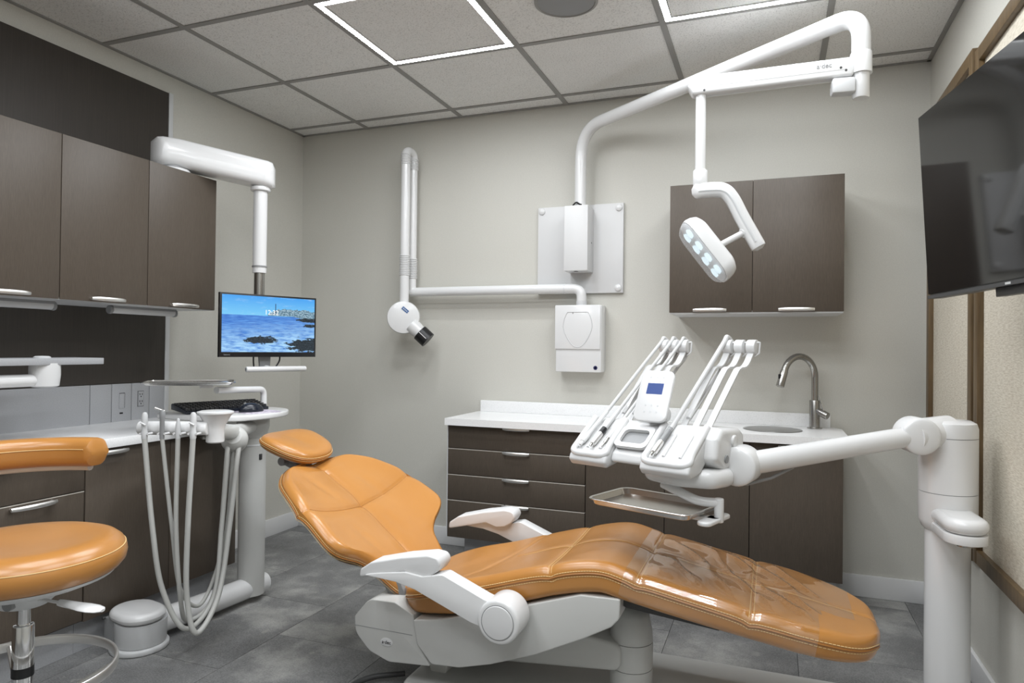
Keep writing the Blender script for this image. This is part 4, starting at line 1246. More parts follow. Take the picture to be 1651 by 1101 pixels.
# lamp head: elongated rounded body tilted down-left
HC2 = Vector((-0.2100, 2.3790, 1.4380))
HL = (lx2 * .60 - UP * .80).normalized()          # long axis (runs down to the right)
HNn = (-lx2 * .72 - UP * .54 - ly2 * .22); HNn = (HNn - HL * HNn.dot(HL)).normalized()   # the lens faces down-left and to the camera
HW = HL.cross(HNn).normalized()
prof = rrect(.245, .125, .045, 6)
rings = []
for (sc, dd) in ((.62, -.040), (.80, -.037), (.92, -.028), (.98, -.012), (1.0, .006), (.985, .014)):
    rings.append([HC2 + HL * (p[0] * sc) + HW * (p[1] * sc) + HNn * dd for p in prof])
bm = BM(); loft(bm, rings); hd = obj('lamp_head', bm, 'white_plastic', lt)
bm = BM(); rings = [[HC2 + HL * (p[0] * sc) + HW * (p[1] * sc) + HNn * dd for p in prof] for (sc, dd) in ((.96, .0145), (.95, .022), (.86, .034), (.80, .036))]
loft(bm, rings); obj('lens_cover', bm, 'clear_cover', hd)
bm = BM(); rings = [[HC2 + HL * (p[0] * sc) + HW * (p[1] * sc) + HNn * .0142 for p in prof] for sc in (.95, .0)]
prism(bm, [(p[0] * .93, p[1] * .9) for p in prof], HC2 + HNn * .0142, HL, HW, HNn, .002); obj('reflector', bm, 'light_grey', hd)
for i in range(4):
    for j in range(2):
        bm = BM(); lathe(bm, [(.015, 0), (.018, .006), (.0, .007)], HC2 + HL * (-.075 + .05 * i) + HW * (-.024 + .048 * j) + HNn * .0165, HNn, 16); obj('led_lens', bm, 'lamp_led', hd)
bm = BM(); box(bm, HC2 + HNn * -.030 + HW * .038, (.13, .016, .02), .006, Matrix((HL, HW, HNn)).transposed()); obj('side_inlay', bm, 'light_grey', hd)
ya = ypath[-9]
bm = BM(); cyl(bm, HC2 - HNn * .03 + HL * .01, ya, .0105, seg=18); obj('lamp_stem', bm, 'white_plastic', lt)
bm = BM(); d_ = (ya - (HC2 - HNn * .03 + HL * .01)).normalized(); cyl(bm, ya - d_ * .028, ya - d_ * .002, .0175, bev=.003, seg=20); obj('stem_collar', bm, 'white_plastic', lt)

# the lamp's own beam
sd_ = bpy.data.lights.new('lamp_beam', 'SPOT'); sd_.energy = 26; sd_.spot_size = R(52); sd_.spot_blend = .7; sd_.shadow_soft_size = .06; sd_.color = (.93, .97, 1)
so_ = bpy.data.objects.new('lamp_beam', sd_); COL.objects.link(so_); so_.parent = lt
lp_ = HC2 + HNn * .05; tgt = Vector((-1.36, 2.11, .55))
so_.location = lp_ - wpos(lt); so_.rotation_euler = (tgt - lp_).to_track_quat('-Z', 'Y').to_euler()

# ================================================================== X-RAY UNIT
xr = thing('xray_unit', (-.92, YB, .98), 'white wall-mounted x-ray unit with folding arm and round tube head', 'x-ray unit')
bm = BM(); bb(bm, -1.044, -.803, YB - .10, YB - .0, .982, 1.322, .008); xb = obj('control_box', bm, 'white_plastic', xr)
bm = BM(); bb(bm, -1.046, -.808, YB - .108, YB - .099, 1.098, 1.3225, .004); fc = obj('cover', bm, 'white_plastic', xb)
bm = BM()
pts = []
for i in range(41):
    a = -math.pi + 2 * math.pi * i / 40
    x = .076 * math.sin(a); z = .105 * math.cos(a)
    x *= (1 - .28 * max(0, -z / .105)); z = min(z, .075)
    pts.append((-.925 + x, YB - .1085, 1.212 + z))
tube(bm, pts, .0022, 6); obj('cover_ridge', bm, 'light_grey', fc)
bm = BM(); bb(bm, -.953, -.948, YB - .1088, YB - .1075, 1.277, 1.289); obj('mark', bm, 'mid_grey', fc)
bm = BM(); lathe(bm, [(.0105, 0), (.0105, .0008), (.005, .0008), (.005, 0)], (-.833, YB - .1, 1.005), (0, -1, 0), 20); obj('logo_ring', bm, 'logo_navy', xb)
AY = YB - .075
pe = Vector((-.915, AY, 1.32)); zA = 1.4080
xs_ = -1.8980 + .015
bm = BM(); tube(bm, fillet([(-.915, AY, 1.315), (-.915, AY, zA), (xs_ - .02, AY - .0, zA)], .06, 8), .0255, 20); obj('horizontal_arm', bm, 'white_plastic', xr)
bm = BM(); cyl(bm, (-.915, AY, 1.318), (-.915, AY, 1.345), .027, seg=24); cyl(bm, (-1.005, AY, zA), (-1.0, AY, zA), .0262, seg=24); obj('arm_joint_ring', bm, 'light_grey', xr)
zt_ = 2.1810
bm = BM(); tube(bm, fillet([(xs_ + .04, AY, zA), (xs_ - .015, AY, zA), (xs_ - .015, AY, zt_ - .03)], .045, 8), .0235, 20); obj('inner_upright', bm, 'white_plastic', xr)
xo_ = -1.9010; OY = 3.30
bm = BM(); tube(bm, fillet([(xo_, OY, 1.3120), (xo_, OY, zt_ + .005), (xs_ - .015, AY, zt_ + .005), (xs_ - .015, AY, zt_ - .09)], .045, 10), .0255, 20); obj('outer_upright', bm, 'white_plastic', xr)
bm = BM()
for k in range(7):
    z = zt_ - .075 + .009 * k
    lathe(bm, [(.0275, 0), (.029, .003), (.0275, .006)], (xo_, OY, z), (0, 0, 1), 24)
    lathe(bm, [(.0275, 0), (.029, .003), (.0275, .006)], (xs_ - .015, AY, z - .012), (0, 0, 1), 24)
obj('top_bellows', bm, 'white_matte', xr)
bm = BM()
zm = 1.5490
for k in range(12):
    z = zm - .055 + .0095 * k
    lathe(bm, [(.0275, 0), (.0295, .0035), (.0275, .007)], (xo_, OY, z), (0, 0, 1), 24)
    lathe(bm, [(.027, 0), (.0285, .0035), (.027, .007)], (xs_ - .015, AY, z - .01), (0, 0, 1), 24)
obj('lower_bellows', bm, 'white_matte', xr)
HX = Vector((-1.8970, 3.2900, 1.2610))
bm = BM(); ax = Vector((-HX.x * .25, -1, 0)).normalized()
lathe(bm, [(.070, -.04), (.084, -.03), (.090, -.012), (.090, .018), (.086, .028), (.06, .034), (.0, .037)], HX, ax, 48); th = obj('tube_head', bm, 'white_plastic', xr)
cd = Vector((.70, .22, -.66)).normalized()
bm = BM(); cyl(bm, HX + cd * .06, HX + cd * .125, .045, .038, seg=32); obj('collimator', bm, 'white_plastic', th)
bm = BM(); cyl(bm, HX + cd * .122, HX + cd * .185, .0455, .0455, seg=32); co = obj('cone', bm, 'black_plastic', th)
cs = cd.cross(ax).normalized(); ct = cs.cross(cd).normalized()
if ct.dot(ax) < 0: ct = -ct
bm = BM(); box(bm, HX + cd * .150 + ct * .0455, (.052, .0035, .001), 0, Matrix((cd, cs, ct)).transposed()); obj('cone_mark', bm, 'white_matte', co)
lu = Vector((.80, 0, -.60)); lu = (lu - ax * lu.dot(ax)).normalized(); lv = ax.cross(lu).normalized()
if lv.z < 0: lv = -lv
o_ = HX + ax * .0366 + lv * .038 + lu * -.018
bm = BM(); box(bm, o_, (.040, .017, .0015), 0, Matrix((lu, lv, ax)).transposed()); lb = obj('label_plate', bm, 'blue_label', th)
bm = BM()
for k_, (q_, h_) in enumerate(((-.014, .005), (-.010, .009), (-.005, .005), (.0, .008), (.005, .005), (.010, .007), (.014, .004))):
    box(bm, o_ + ax * .001 + lu * q_, (.0026, h_, .0006), 0, Matrix((lu, lv, ax)).transposed())
obj('label_print', bm, 'white_matte', lb)

# ================================================================== MONITOR ON A CABINET-TOP ARM
ML = Vector((-2.2260, 2.2940, 1.3340)); MR = Vector((-2.0510, 2.7250, 1.3220))
mu = Vector((MR.x - ML.x, MR.y - ML.y, 0)); MW = mu.length; mu.normalize(); mn = Vector((mu.y, -mu.x, 0))   # faces the chair
MZ1 = (ML.z + MR.z) / 2; MH = .281; MZ0 = MZ1 - MH
mc = Vector(((ML.x + MR.x) / 2, (ML.y + MR.y) / 2, (MZ0 + MZ1) / 2))
POLE = Vector((mc.x, mc.y, 0)) - mn * .088 - mu * .012
mon = thing('computer_monitor', (-2.5, 2.2, 1.845), 'computer monitor showing a seaside picture, hung from a white cabinet-top arm', 'monitor')
AB = Vector((-2.3300, 2.1580, 1.8600)); AB = Vector((-2.445, 2.235, 0))
bm = BM(); lathe(bm, [(.074, 1.8455), (.074, 1.852), (.070, 1.857), (.06, 1.859)], (AB.x, AB.y, 0), seg=44); obj('base_disc', bm, 'white_plastic', mon)
bm = BM(); lathe(bm, [(.05, 1.858), (.05, 1.87)], (AB.x, AB.y, 0), seg=36); obj('swivel', bm, 'mid_grey', mon)
aa = Vector((POLE.x - AB.x, POLE.y - AB.y, 0)); al = aa.length; aa.normalize(); asd = Vector((-aa.y, aa.x, 0))
bm = BM()
rings = []
AZ0, AZ1 = 1.867, 1.988
for i in range(25):
    q = i / 24; s = -.085 + (al + .15) * q
    d = min(s + .085, al + .065 - s); f = min(1, math.sqrt(max(0, 1 - (1 - min(1, d / .07)) ** 2)) + .08)
    hh = (AZ1 - AZ0) * (.72 + .28 * min(1, math.sqrt(max(0, 1 - (1 - min(1, d / .04)) ** 2))))
    c = Vector((AB.x, AB.y, 0)) + aa * s + UP * (-.042 * max(0, q - .2) / .8 + AZ0 + hh / 2 + (AZ1 - AZ0 - hh) * .35)
    rings.append([c + asd * (x * .064 * f) + UP * (y * hh / 2) for x, y in rrect(2, 2, .5, 5)])
loft(bm, rings); obj('arm', bm, 'white_plastic', mon)
bm = BM(); cyl(bm, POLE + UP * 1.812, POLE + UP * 1.832, .044, bev=.004); obj('pole_collar', bm, 'white_plastic', mon)
zj = 1.4340
bm = BM(); cyl(bm, POLE + UP * zj, POLE + UP * 1.815, .031, seg=28); ps = obj('pole_sleeve', bm, 'white_plastic', mon)
bm = BM(); cyl(bm, POLE + UP * (zj + .026), POLE + UP * (zj + .033), .0335, seg=28); obj('sleeve_band', bm, 'mid_grey', ps)
bm = BM(); cyl(bm, POLE + UP * (mc.z - .02), POLE + UP * (zj + .01), .0235, seg=28); obj('pole', bm, 'brushed_steel', mon)
bm = BM(); prism(bm, [(-MW / 2, 0), (MW / 2, 0), (MW / 2, MH), (-MW / 2, MH)], Vector((mc.x, mc.y, MZ0)) - mn * .018, mu, UP, mn, .018, .002); bz = obj('display_case', bm, 'black_plastic', mon)
bm = BM(); prism(bm, [(-.1, .07), (.1, .07), (.1, .21), (-.1, .21)], Vector((mc.x, mc.y, MZ0)) - mn * .088, mu, UP, mn, .07, .004); obj('rear_mount', bm, 'black_plastic', mon)
# screen picture: procedural seascape
m, nt, b = base('screen_picture')
tc = N(nt, 'ShaderNodeTexCoord'); sx = N(nt, 'ShaderNodeSeparateXYZ'); nt.links.new(tc.outputs['UV'], sx.inputs[0])
def M_(op, a, b_=None, c_=None):
    n = N(nt, 'ShaderNodeMath', operation=op)
    for k, v_ in enumerate((a, b_, c_)):
        if v_ is None: continue
        if isinstance(v_, (int, float)): n.inputs[k].default_value = v_
        else: nt.links.new(v_, n.inputs[k])
    return n.outputs[0]
def mixc(f, a, b_):
    n = N(nt, 'ShaderNodeMix', data_type='RGBA')
    if isinstance(f, (int, float)): n.inputs[0].default_value = f
    else: nt.links.new(f, n.inputs[0])
    for k, v_ in ((6, a), (7, b_)):
        if isinstance(v_, tuple): n.inputs[k].default_value = v_
        else: nt.links.new(v_, n.inputs[k])
    return n.outputs[2]
def step(x, lo, hi):
    n = N(nt, 'ShaderNodeMapRange'); n.inputs['From Min'].default_value = lo; n.inputs['From Max'].default_value = hi
    nt.links.new(x, n.inputs['Value']); return n.outputs[0]
def mapped(s):
    mp = N(nt, 'ShaderNodeMapping'); mp.inputs['Scale'].default_value = s; nt.links.new(tc.outputs['UV'], mp.inputs['Vector']); return mp.outputs[0]
U_, V_ = sx.outputs[0], sx.outputs[1]
clouds = noise_tex(nt, mapped((4, 9, 1)), 1.4, 5, .6)
sky = mixc(step(V_, .66, 1.0), srgb(120, 200, 244), srgb(70, 160, 238))
sky = mixc(M_('MULTIPLY', step(clouds, .55, .75), .55), sky, srgb(196, 226, 250))
waves = noise_tex(nt, mapped((5, 34, 1)), 1.5, 6, .65)
foam = noise_tex(nt, mapped((4, 12, 1)), 1.8, 6, .65)
sea = mixc(step(waves, .35, .7), srgb(36, 96, 190), srgb(104, 168, 238))
near = step(M_('ADD', M_('SUBTRACT', .62, V_), M_('MULTIPLY', U_, .15)), .1, .55)
sea = mixc(M_('MULTIPLY', near, step(foam, .36, .58)), sea, srgb(172, 218, 252))
hor = M_('GREATER_THAN', V_, .655)
img = mixc(hor, sea, sky)
# fortress on the right horizon
fn = noise_tex(nt, mapped((22, 6, 1)), 1.0, 3, .6)
fort_h = M_('ADD', M_('MULTIPLY', fn, .14), .71)
fort = M_('MULTIPLY', M_('GREATER_THAN', U_, .47), M_('MULTIPLY', M_('LESS_THAN', V_, M_('MINIMUM', fort_h, M_('ADD', .64, M_('MULTIPLY', M_('SUBTRACT', U_, .42), .9)))), M_('GREATER_THAN', V_, M_('SUBTRACT', .66, M_('MULTIPLY', M_('MAXIMUM', M_('SUBTRACT', U_, .75), 0.0), .35)))))
fdet = noise_tex(nt, mapped((50, 40, 1)), 1.0, 3, .7)
img = mixc(fort, img, ramp(nt, fdet, [(.35, srgb(44, 74, 90)), (.5, srgb(116, 150, 170)), (.65, srgb(182, 206, 220))]))
mast = M_('MULTIPLY', M_('LESS_THAN', M_('ABSOLUTE', M_('SUBTRACT', U_, .555)), .004), M_('MULTIPLY', M_('GREATER_THAN', V_, .7), M_('LESS_THAN', V_, .88)))
img = mixc(mast, img, srgb(40, 60, 90))
# rocks
rn = noise_tex(nt, mapped((9, 14, 1)), 1.6, 6, .65)
def blob(cx, cy, rx, ry):
    dx = M_('DIVIDE', M_('SUBTRACT', U_, cx), rx); dy = M_('DIVIDE', M_('SUBTRACT', V_, cy), ry)
    return M_('SUBTRACT', 1.0, M_('SQRT', M_('ADD', M_('MULTIPLY', dx, dx), M_('MULTIPLY', dy, dy))))
rk = M_('MAXIMUM', blob(.41, .215, .22, .09), M_('MAXIMUM', blob(.98, .13, .38, .17), M_('MAXIMUM', blob(.93, .60, .16, .05), blob(.95, .50, .12, .04))))
rmask = step(M_('ADD', rk, M_('MULTIPLY', M_('SUBTRACT', rn, .5), 1.6)), .22, .30)
rd = noise_tex(nt, mapped((40, 40, 1)), 1.3, 4, .7)
img = mixc(rmask, img, ramp(nt, rd, [(.4, srgb(18, 26, 34)), (.62, srgb(52, 66, 76)), (.75, srgb(110, 140, 160))]))
b.inputs['Base Color'].default_value = (0.004, 0.004, 0.004, 1)
b.inputs['Roughness'].default_value = 0.3
nt.links.new(img, b.inputs['Emission Color'])
b.inputs['Emission Strength'].default_value = 0.95
sw, sh, sz = MW - .018, MH - .030, MZ0 + .022
me = bpy.data.meshes.new('screen')
o_ = Vector((mc.x, mc.y, 0)) + mn * .0006
vs = [o_ - mu * (sw / 2) + UP * sz, o_ + mu * (sw / 2) + UP * sz, o_ + mu * (sw / 2) + UP * (sz + sh), o_ - mu * (sw / 2) + UP * (sz + sh)]
me.from_pydata([v - wpos(mon) for v in vs], [], [(0, 1, 2, 3)])
uv = me.uv_layers.new(name='UVMap')
for k, c in enumerate(((0, 0), (1, 0), (1, 1), (0, 1))): uv.data[k].uv = c
me.materials.append(MATS['screen_picture'])
so = bpy.data.objects.new('screen', me); COL.objects.link(so); so.parent = mon
text_obj('clock_digits', '12:32', .031, o_ + mu * (sw * .012) + UP * (sz + sh * .715) + mn * .0006, mu, UP, 'screen_white', so, .0001)
text_obj('brand_lettering', 'lenovo', .010, o_ - mu * (sw / 2 - .024) + UP * (MZ0 + .0105) + mn * .0006, mu, UP, 'mid_grey', bz, .0001)
bm = BM(); prism(bm, [(-.028, -.05), (.02, -.05), (.024, .03), (-.036, .03)], Vector((mc.x, mc.y, MZ0)) - mn * .05, mu, UP, mn, .015, .002); obj('stem', bm, 'mid_grey', mon)
for (a, c) in ((-.062, -.058), (.062, .045)):
    bm = BM(); tube(bm, smooth_path([Vector((mc.x, mc.y, MZ0)) + mu * a - mn * .03 + UP * .03, Vector((mc.x, mc.y, MZ0)) + mu * (a * 1.02) - mn * .03 - UP * .015, Vector((mc.x, mc.y, MZ0)) + mu * c - mn * .035 - UP * .05]), .0035, 8); obj('cable', bm, 'black_plastic', mon)
hb0 = Vector((mc.x, mc.y, MZ0 - .055)) - mu * .112 + mn * .0; hb1 = Vector((mc.x, mc.y, MZ0 - .055)) + mu * .180
bm = BM(); cyl(bm, hb0, hb1, .0125, bev=.003, seg=20); hnd = obj('grab_bar', bm, 'white_plastic', mon)
bm = BM(); cyl(bm, hb0 - mu * .0012, hb0 + mu * .001, .007, seg=14); obj('bar_plug', bm, 'mid_grey', hnd)
bm = BM(); tube(bm, [Vector((mc.x, mc.y, MZ0 - .052)), Vector((mc.x, mc.y, MZ0 - .045)) - mn * .05], .010, 10); obj('bar_bracket', bm, 'white_plastic', mon)

# ================================================================== ASSISTANT CART (left)
KX, KY = -2.10, 2.365
cart = thing('assistant_cart', (KX, KY, 0), 'white assistant column with table top, hose holder and floor arm', 'dental unit')
bm = BM(); cyl(bm, (KX, KY, .03), (KX, KY, .70), .0555, seg=36); obj('column', bm, 'chair_grey', cart)
bm = BM(); lathe(bm, [(.0565, .668), (.058, .672), (.0565, .676)], (KX, KY, 0), seg=36); obj('column_ring', bm, 'light_grey', cart)
bm = BM(); bb(bm, KX + .050, KX + .058, KY - .02, KY - .006, .61, .635, .002); obj('column_screw', bm, 'dark_grey', cart)
bm = BM(); lathe(bm, [(.052, .695), (.06, .72), (.068, .75), (.068, .79), (.06, .797)], (KX, KY, 0), seg=36); obj('column_head', bm, 'chair_grey', cart)
# table top: straight on the left, round on the right
zt = .797
poly = [(-2.36, 2.50), (-2.36, 2.12), (-2.33, 2.075)] + [(-2.10 + .17 * math.sin(R(a)), 2.29 - .225 * math.cos(R(a))) for a in range(0, 181, 12)] + [(-2.33, 2.53)]
bm = BM(); prism(bm, poly, (0, 0, zt), (1, 0, 0), (0, 1, 0), (0, 0, 1), .023, .006, 3); obj('table_top', bm, 'white_plastic', cart)
# floor arm and pump housing
bm = BM(); tube(bm, [(KX, KY + .075, .052), (KX, KY + .05, .056), (KX, KY, .058), (KX - .01, 2.15, .062), (KX - .035, 1.90, .068)], .045, 22); obj('floor_arm', bm, 'white_plastic', cart)
GX_, GY_ = -2.138, 1.845
bm = BM(); prism(bm, capsule(.0, .098), (GX_, GY_, 0), (1, 0, 0), (0, 1, 0), (0, 0, 1), .022, .008, 3); hs_ = obj('housing_base', bm, 'light_grey', cart)
bm = BM(); lathe(bm, [(.082, .024), (.084, .03), (.086, .106)], (GX_ + .006, GY_, 0), seg=40); obj('housing_body', bm, 'light_grey', cart)
bm = BM(); prism(bm, capsule(.05, .088), (GX_ - .028, GY_ + .0, .108), (.9, -.2, 0), (.2, .9, 0), (0, 0, 1), .038, .026, 4); cv = obj('housing_cover', bm, 'white_plastic', cart)
bm = BM(); cyl(bm, (GX_ - .085, GY_ - .072, .12), (GX_ - .086, GY_ - .082, .12), .005, seg=10); obj('cover_screw', bm, 'dark_grey', cv)
bm = BM(); box(bm, (GX_ - .075, GY_ - .04, .07), (.05, .05, .095), .004); obj('valve_bracket', bm, 'mid_grey', cart)
# holder bar with four suction instruments
B0 = Vector((-1.7980, 1.8100, 0.8150)); B1 = Vector((-2.0190, 1.7250, 0.8130)); B0.z = B1.z = (B0.z + B1.z) / 2
bd = (B1 - B0).normalized()
bm = BM(); cyl(bm, B0, B1, .0235, bev=.006, seg=28); obj('holder_bar', bm, 'white_plastic', cart)
HCp = Vector((-1.7990, 1.8420, 0.8120))
bm = BM(); lathe(bm, [(.026, -.050), (.030, -.046), (.030, -.004), (.034, .012), (.05, .042), (.06, .052), (.06, .057), (.05, .06), (0, .06)], HCp, (0, 0, 1), 36); obj('holder_cup', bm, 'white_plastic', cart)
bm = BM(); tube(bm, smooth_path([HCp - UP * .01, HCp.lerp(Vector((KX, KY, .755)), .5) - UP * .02, Vector((KX, KY, .75))], 6), .028, 14); obj('holder_arm', bm, 'chair_grey', cart)
SB = Vector((-1.9280, 2.0720, 0.7380))
bm = BM(); lathe(bm, [(.03, -.045), (.045, -.03), (.05, .0), (.045, .03), (.03, .045)], SB, (bd.y * -1 + .3, bd.x, .5), 28); obj('hose_bracket', bm, 'chair_grey', cart)
camr = Vector((math.cos(R(20.9)), math.sin(R(20.9)), 0)); camf = Vector((-math.sin(R(20.9)), math.cos(R(20.9)), 0))
insts = [(235, .0112, 'hve', 250, 288, 1005, 352), (262, .0082, 'syr', 280, 300, 958, 364), (288, .0098, 'sal', 290, 318, 1018, 372), (310, .0112, 'hve2', 302, 322, 1022, 380)]
TOPS = [(-1.9630, 1.6990, 0.7870), (-1.9080, 1.7200, 0.7880), (-1.8580, 1.7390, 0.7890), (-1.8110, 1.7570, 0.7890)]
MIDS = [(-1.9400, 1.7160, 0.4850), (-1.8960, 1.7550, 0.4810), (-1.8740, 1.7520, 0.4840), (-1.8370, 1.7660, 0.4840)]
LOWS = [(-1.9240, 1.7460, 0.2700), (-1.9070, 1.8060, 0.2530), (-1.8830, 1.7840, 0.2320), (-1.8470, 1.7760, 0.2500)]
BOTS = [(-1.8720, 1.7990, 0.1250), (-1.9230, 1.9080, 0.1620), (-1.9140, 1.8480, 0.1300), (-1.8230, 1.7970, 0.1190)]
RISE = [(-1.8750, 1.9260, 0.1960), (-1.9410, 2.0070, 0.2640), (-1.9120, 1.9550, 0.1700), (-1.8450, 1.9160, 0.2040)]
ENDS = [(-1.8970, 1.9800, 0.4260), (-1.9400, 2.0280, 0.4100), (-1.9080, 2.0180, 0.4160), (-1.8690, 1.9900, 0.4270)]
TOPR = [(-1.9100, 2.0150, 0.6830), (-1.9330, 2.0490, 0.6770), (-1.9170, 2.0550, 0.6770), (-1.8870, 2.0450, 0.6810)]
rad = [.0088, .0068, .0078, .0092]
for k in range(4):
    path = [TOPS[k], MIDS[k], LOWS[k], BOTS[k], RISE[k], ENDS[k], TOPR[k], tuple(SB + UP * .0 + Vector((.012 * (k - 1.5), .008 * (k - 1.5), -.02)))]
    r = rad[k]
    bm = BM(); tube(bm, smooth_path(path, 10), r, 12)
    h = obj('suction_hose', bm, 'hose_grey', cart)
    tp_ = Vector(TOPS[k])
    up = UP
    if k in (0, 3):
        bm = BM(); lathe(bm, [(r, -.005), (r * 1.12, .0), (r * 1.12, .02), (r * .95, .024), (r * 1.15, .05), (r * 1.05, .075), (r * .7, .083), (0, .085)], tp_, up, 18); tipo = obj('suction_tip', bm, 'light_grey', h)
        bm = BM(); tube(bm, [tp_ + UP * .05 - camf * r * 1.1 - camr * .008, tp_ + UP * .042 - camf * r * 1.5 + camr * .010], .003, 8); obj('lever', bm, 'white_plastic', tipo)
    elif k == 1:
        bm = BM(); lathe(bm, [(r * 1.1, -.005), (r * 1.1, .0), (r * 1.15, .06), (r * 1.35, .065), (r * 1.35, .085), (r * .9, .092), (0, .093)], tp_, up, 18); tipo = obj('air_syringe', bm, 'mid_grey', h)
        bm = BM(); tube(bm, [tp_ + UP * .087 + camr * .008, tp_ + UP * .098 - camr * .025], .0042, 10); obj('syringe_nozzle', bm, 'satin_nickel', tipo)
    else:
        bm = BM(); lathe(bm, [(r, -.005), (r * 1.1, .0), (r * 1.1, .03), (r * .95, .045), (r * .5, .062), (0, .064)], tp_, up, 18); tipo = obj('suction_tip', bm, 'light_grey', h)
    bm = BM(); tube(bm, [tp_ + camr * (r + .006) + camf * .02 + UP * .012, tp_ + camr * (r + .004) - camf * .006 + UP * .012], .004, 8); tube(bm, [tp_ - camr * (r + .006) + camf * .02 + UP * .012, tp_ - camr * (r + .004) - camf * .006 + UP * .012], .004, 8); obj('clip', bm, 'white_plastic', h)
# tray arm above the table
TA = Vector((-2.11, 2.44, .82)); 
pt = [TA, TA + UP * .085, (-2.0930, 2.1460, 0.9170)]
bm = BM(); tube(bm, fillet(pt, .03, 8), .0135, 16); obj('tray_arm', bm, 'white_plastic', cart)
tpos = Vector((-2.1240, 2.0380, 0.9340))
tax = (Vector((-2.0080, 2.1460, 0.9470)) - Vector((-2.2500, 1.9250, 0.9400))); tax.z = 0; tax.normalize(); tay = Vector((-tax.y, tax.x, 0))
bm = BM(); prism(bm, rrect(.05, .03, .008), tpos + tax * .06 + tay * .03 - UP * .006 , tax, tay, UP, .012, .002); obj('tray_clamp', bm, 'white_plastic', cart)
steel_tray('steel_tray', tpos + UP * .006 + tay * .07, tax, tay, .34, .24, .013, 'tray_steel', 'shallow steel tray on the bent arm above the keyboard')

# keyboard, mouse, mat on the table
TZ = zt + .023
kc = Vector((-2.225, 2.245, TZ)); ka = R(30); kx = Vector((math.cos(ka), math.sin(ka), 0)); ky = Vector((-math.sin(ka), math.cos(ka), 0))
kx = (Vector((-2.2640, 2.4560, 0.8300)) - Vector((-2.3710, 2.1160, 0.8300))); kx.z = 0; kx.normalize(); ky = Vector((-kx.y, kx.x, 0))
kc = Vector((-2.185, 2.27, TZ))
kb = thing('keyboard', tuple(kc), 'black computer keyboard on the white table top', 'keyboard')
bm = BM(); prism(bm, round_poly([(-.068, .0), (.068, .012), (.068, .034), (.060, .037), (-.068, .012)], .002), kc - kx * .18, ky, UP, kx, .36, .003); obj('keyboard_case', bm, 'navy_plastic', kb)
bm = BM()
for row in range(5):
    n = 18
    for q in range(n):
        c = kc + kx * (-.168 + .0198 * q) + ky * (-.046 + .0215 * row) + UP * (.0185 + .0042 * row)
        box(bm, c, (.0165, .0175, .009), .0, Matrix((kx, ky, UP)).transposed())
obj('keys', bm, 'key_black', kb, kind='stuff')
bm = BM()
for row in range(5):
    for q in range(18):
        c = kc + kx * (-.170 + .0198 * q) + ky * (-.044 + .0215 * row) + UP * (.0233 + .0042 * row)
        box(bm, c, (.004, .004, .0004), 0, Matrix((kx, ky, UP)).transposed())
obj('key_legends', bm, 'light_grey', kb, kind='stuff')
mm = Vector((-2.02, 2.30, TZ))
bm = BM(); prism(bm, rrect(.16, .14, .03), mm, kx, ky, UP, .002); obj('mouse_mat', bm, 'mouse_mat', None, 'pale lilac mouse mat on the white table top', 'mouse mat', origin=mm)
ms_ = Vector((-2.1200, 2.3860, 0.8300)); ms_ = Vector((-2.035, 2.28, TZ + .002))
mo = thing('computer_mouse', tuple(ms_), 'dark navy computer mouse on the lilac mat', 'mouse')
bm = BM(); sphere(bm, (0, 0, 0), 1, 24)
for v_ in bm.verts:
    x, y, z = v_.co
    z2 = max(z, -.12)
    v_.co = ms_ + kx * (x * .055 * (1 - .1 * y * y)) + ky * (y * .032) + UP * ((z2 + .12) * .034 * (1 + .12 * -x))
obj('mouse_shell', bm, 'navy_plastic', mo)
bm = BM(); cyl(bm, ms_ + kx * -.028 - ky * .003 + UP * .0335, ms_ + kx * -.028 + ky * .003 + UP * .0335, .006, seg=14); obj('scroll_wheel', bm, 'mid_grey', mo)

# ================================================================== STOOL (left foreground)
SX, SY = -1.585, 1.06
st = thing('dental_stool', (SX, SY, 0), 'caramel leather stool with curved arm pad and chrome column', 'stool')
SZ = .650
bm = BM(); seg = 64
prof = [(.0, -.006), (.05, -.0055), (.10, -.002), (.14, .002), (.165, .002), (.183, -.004), (.196, -.015), (.203, -.028), (.205, -.042), (.202, -.057), (.192, -.070), (.175, -.078), (.0, -.08)]
lathe(bm, [(r, h) for r, h in prof], (SX, SY, SZ), seg=seg); se = obj('seat_cushion', bm, 'leather', st)
bm = BM(); tube(bm, [(SX + .2005 * math.cos(R(a)), SY + .2005 * math.sin(R(a)), SZ - .023) for a in range(0, 361, 5)], .0011, 5, cap=False); obj('seam', bm, 'stitch', se)
bm = BM(); lathe(bm, [(.186, -.074), (.18, -.082), (.15, -.094), (.06, -.104), (.0, -.104)], (SX, SY, SZ), seg=48); obj('seat_pan', bm, 'light_grey', st)
bm = BM(); lathe(bm, [(.075, -.106), (.068, -.125), (.05, -.142), (.03, -.146), (0, -.146)], (SX, SY, SZ), seg=32); me_ = obj('mechanism', bm, 'light_grey', st)
bm = BM(); cyl(bm, (SX + .035, SY - .05, SZ - .122), (SX + .038, SY - .062, SZ - .122), .012, seg=18); obj('mechanism_bolt', bm, 'mid_grey', me_)
lv0 = Vector((SX + .03, SY - .02, SZ - .115)); lv1 = Vector((-1.3440, 1.0660, 0.5250)) 
bm = BM(); tube(bm, [lv0, lv0.lerp(lv1, .55)], .0035, 8); obj('lever_rod', bm, 'satin_nickel', st)
ld = (lv1 - lv0).normalized(); lq = ld.cross(UP).normalized(); ln_ = lq.cross(ld).normalized()
bm = BM(); rings = []
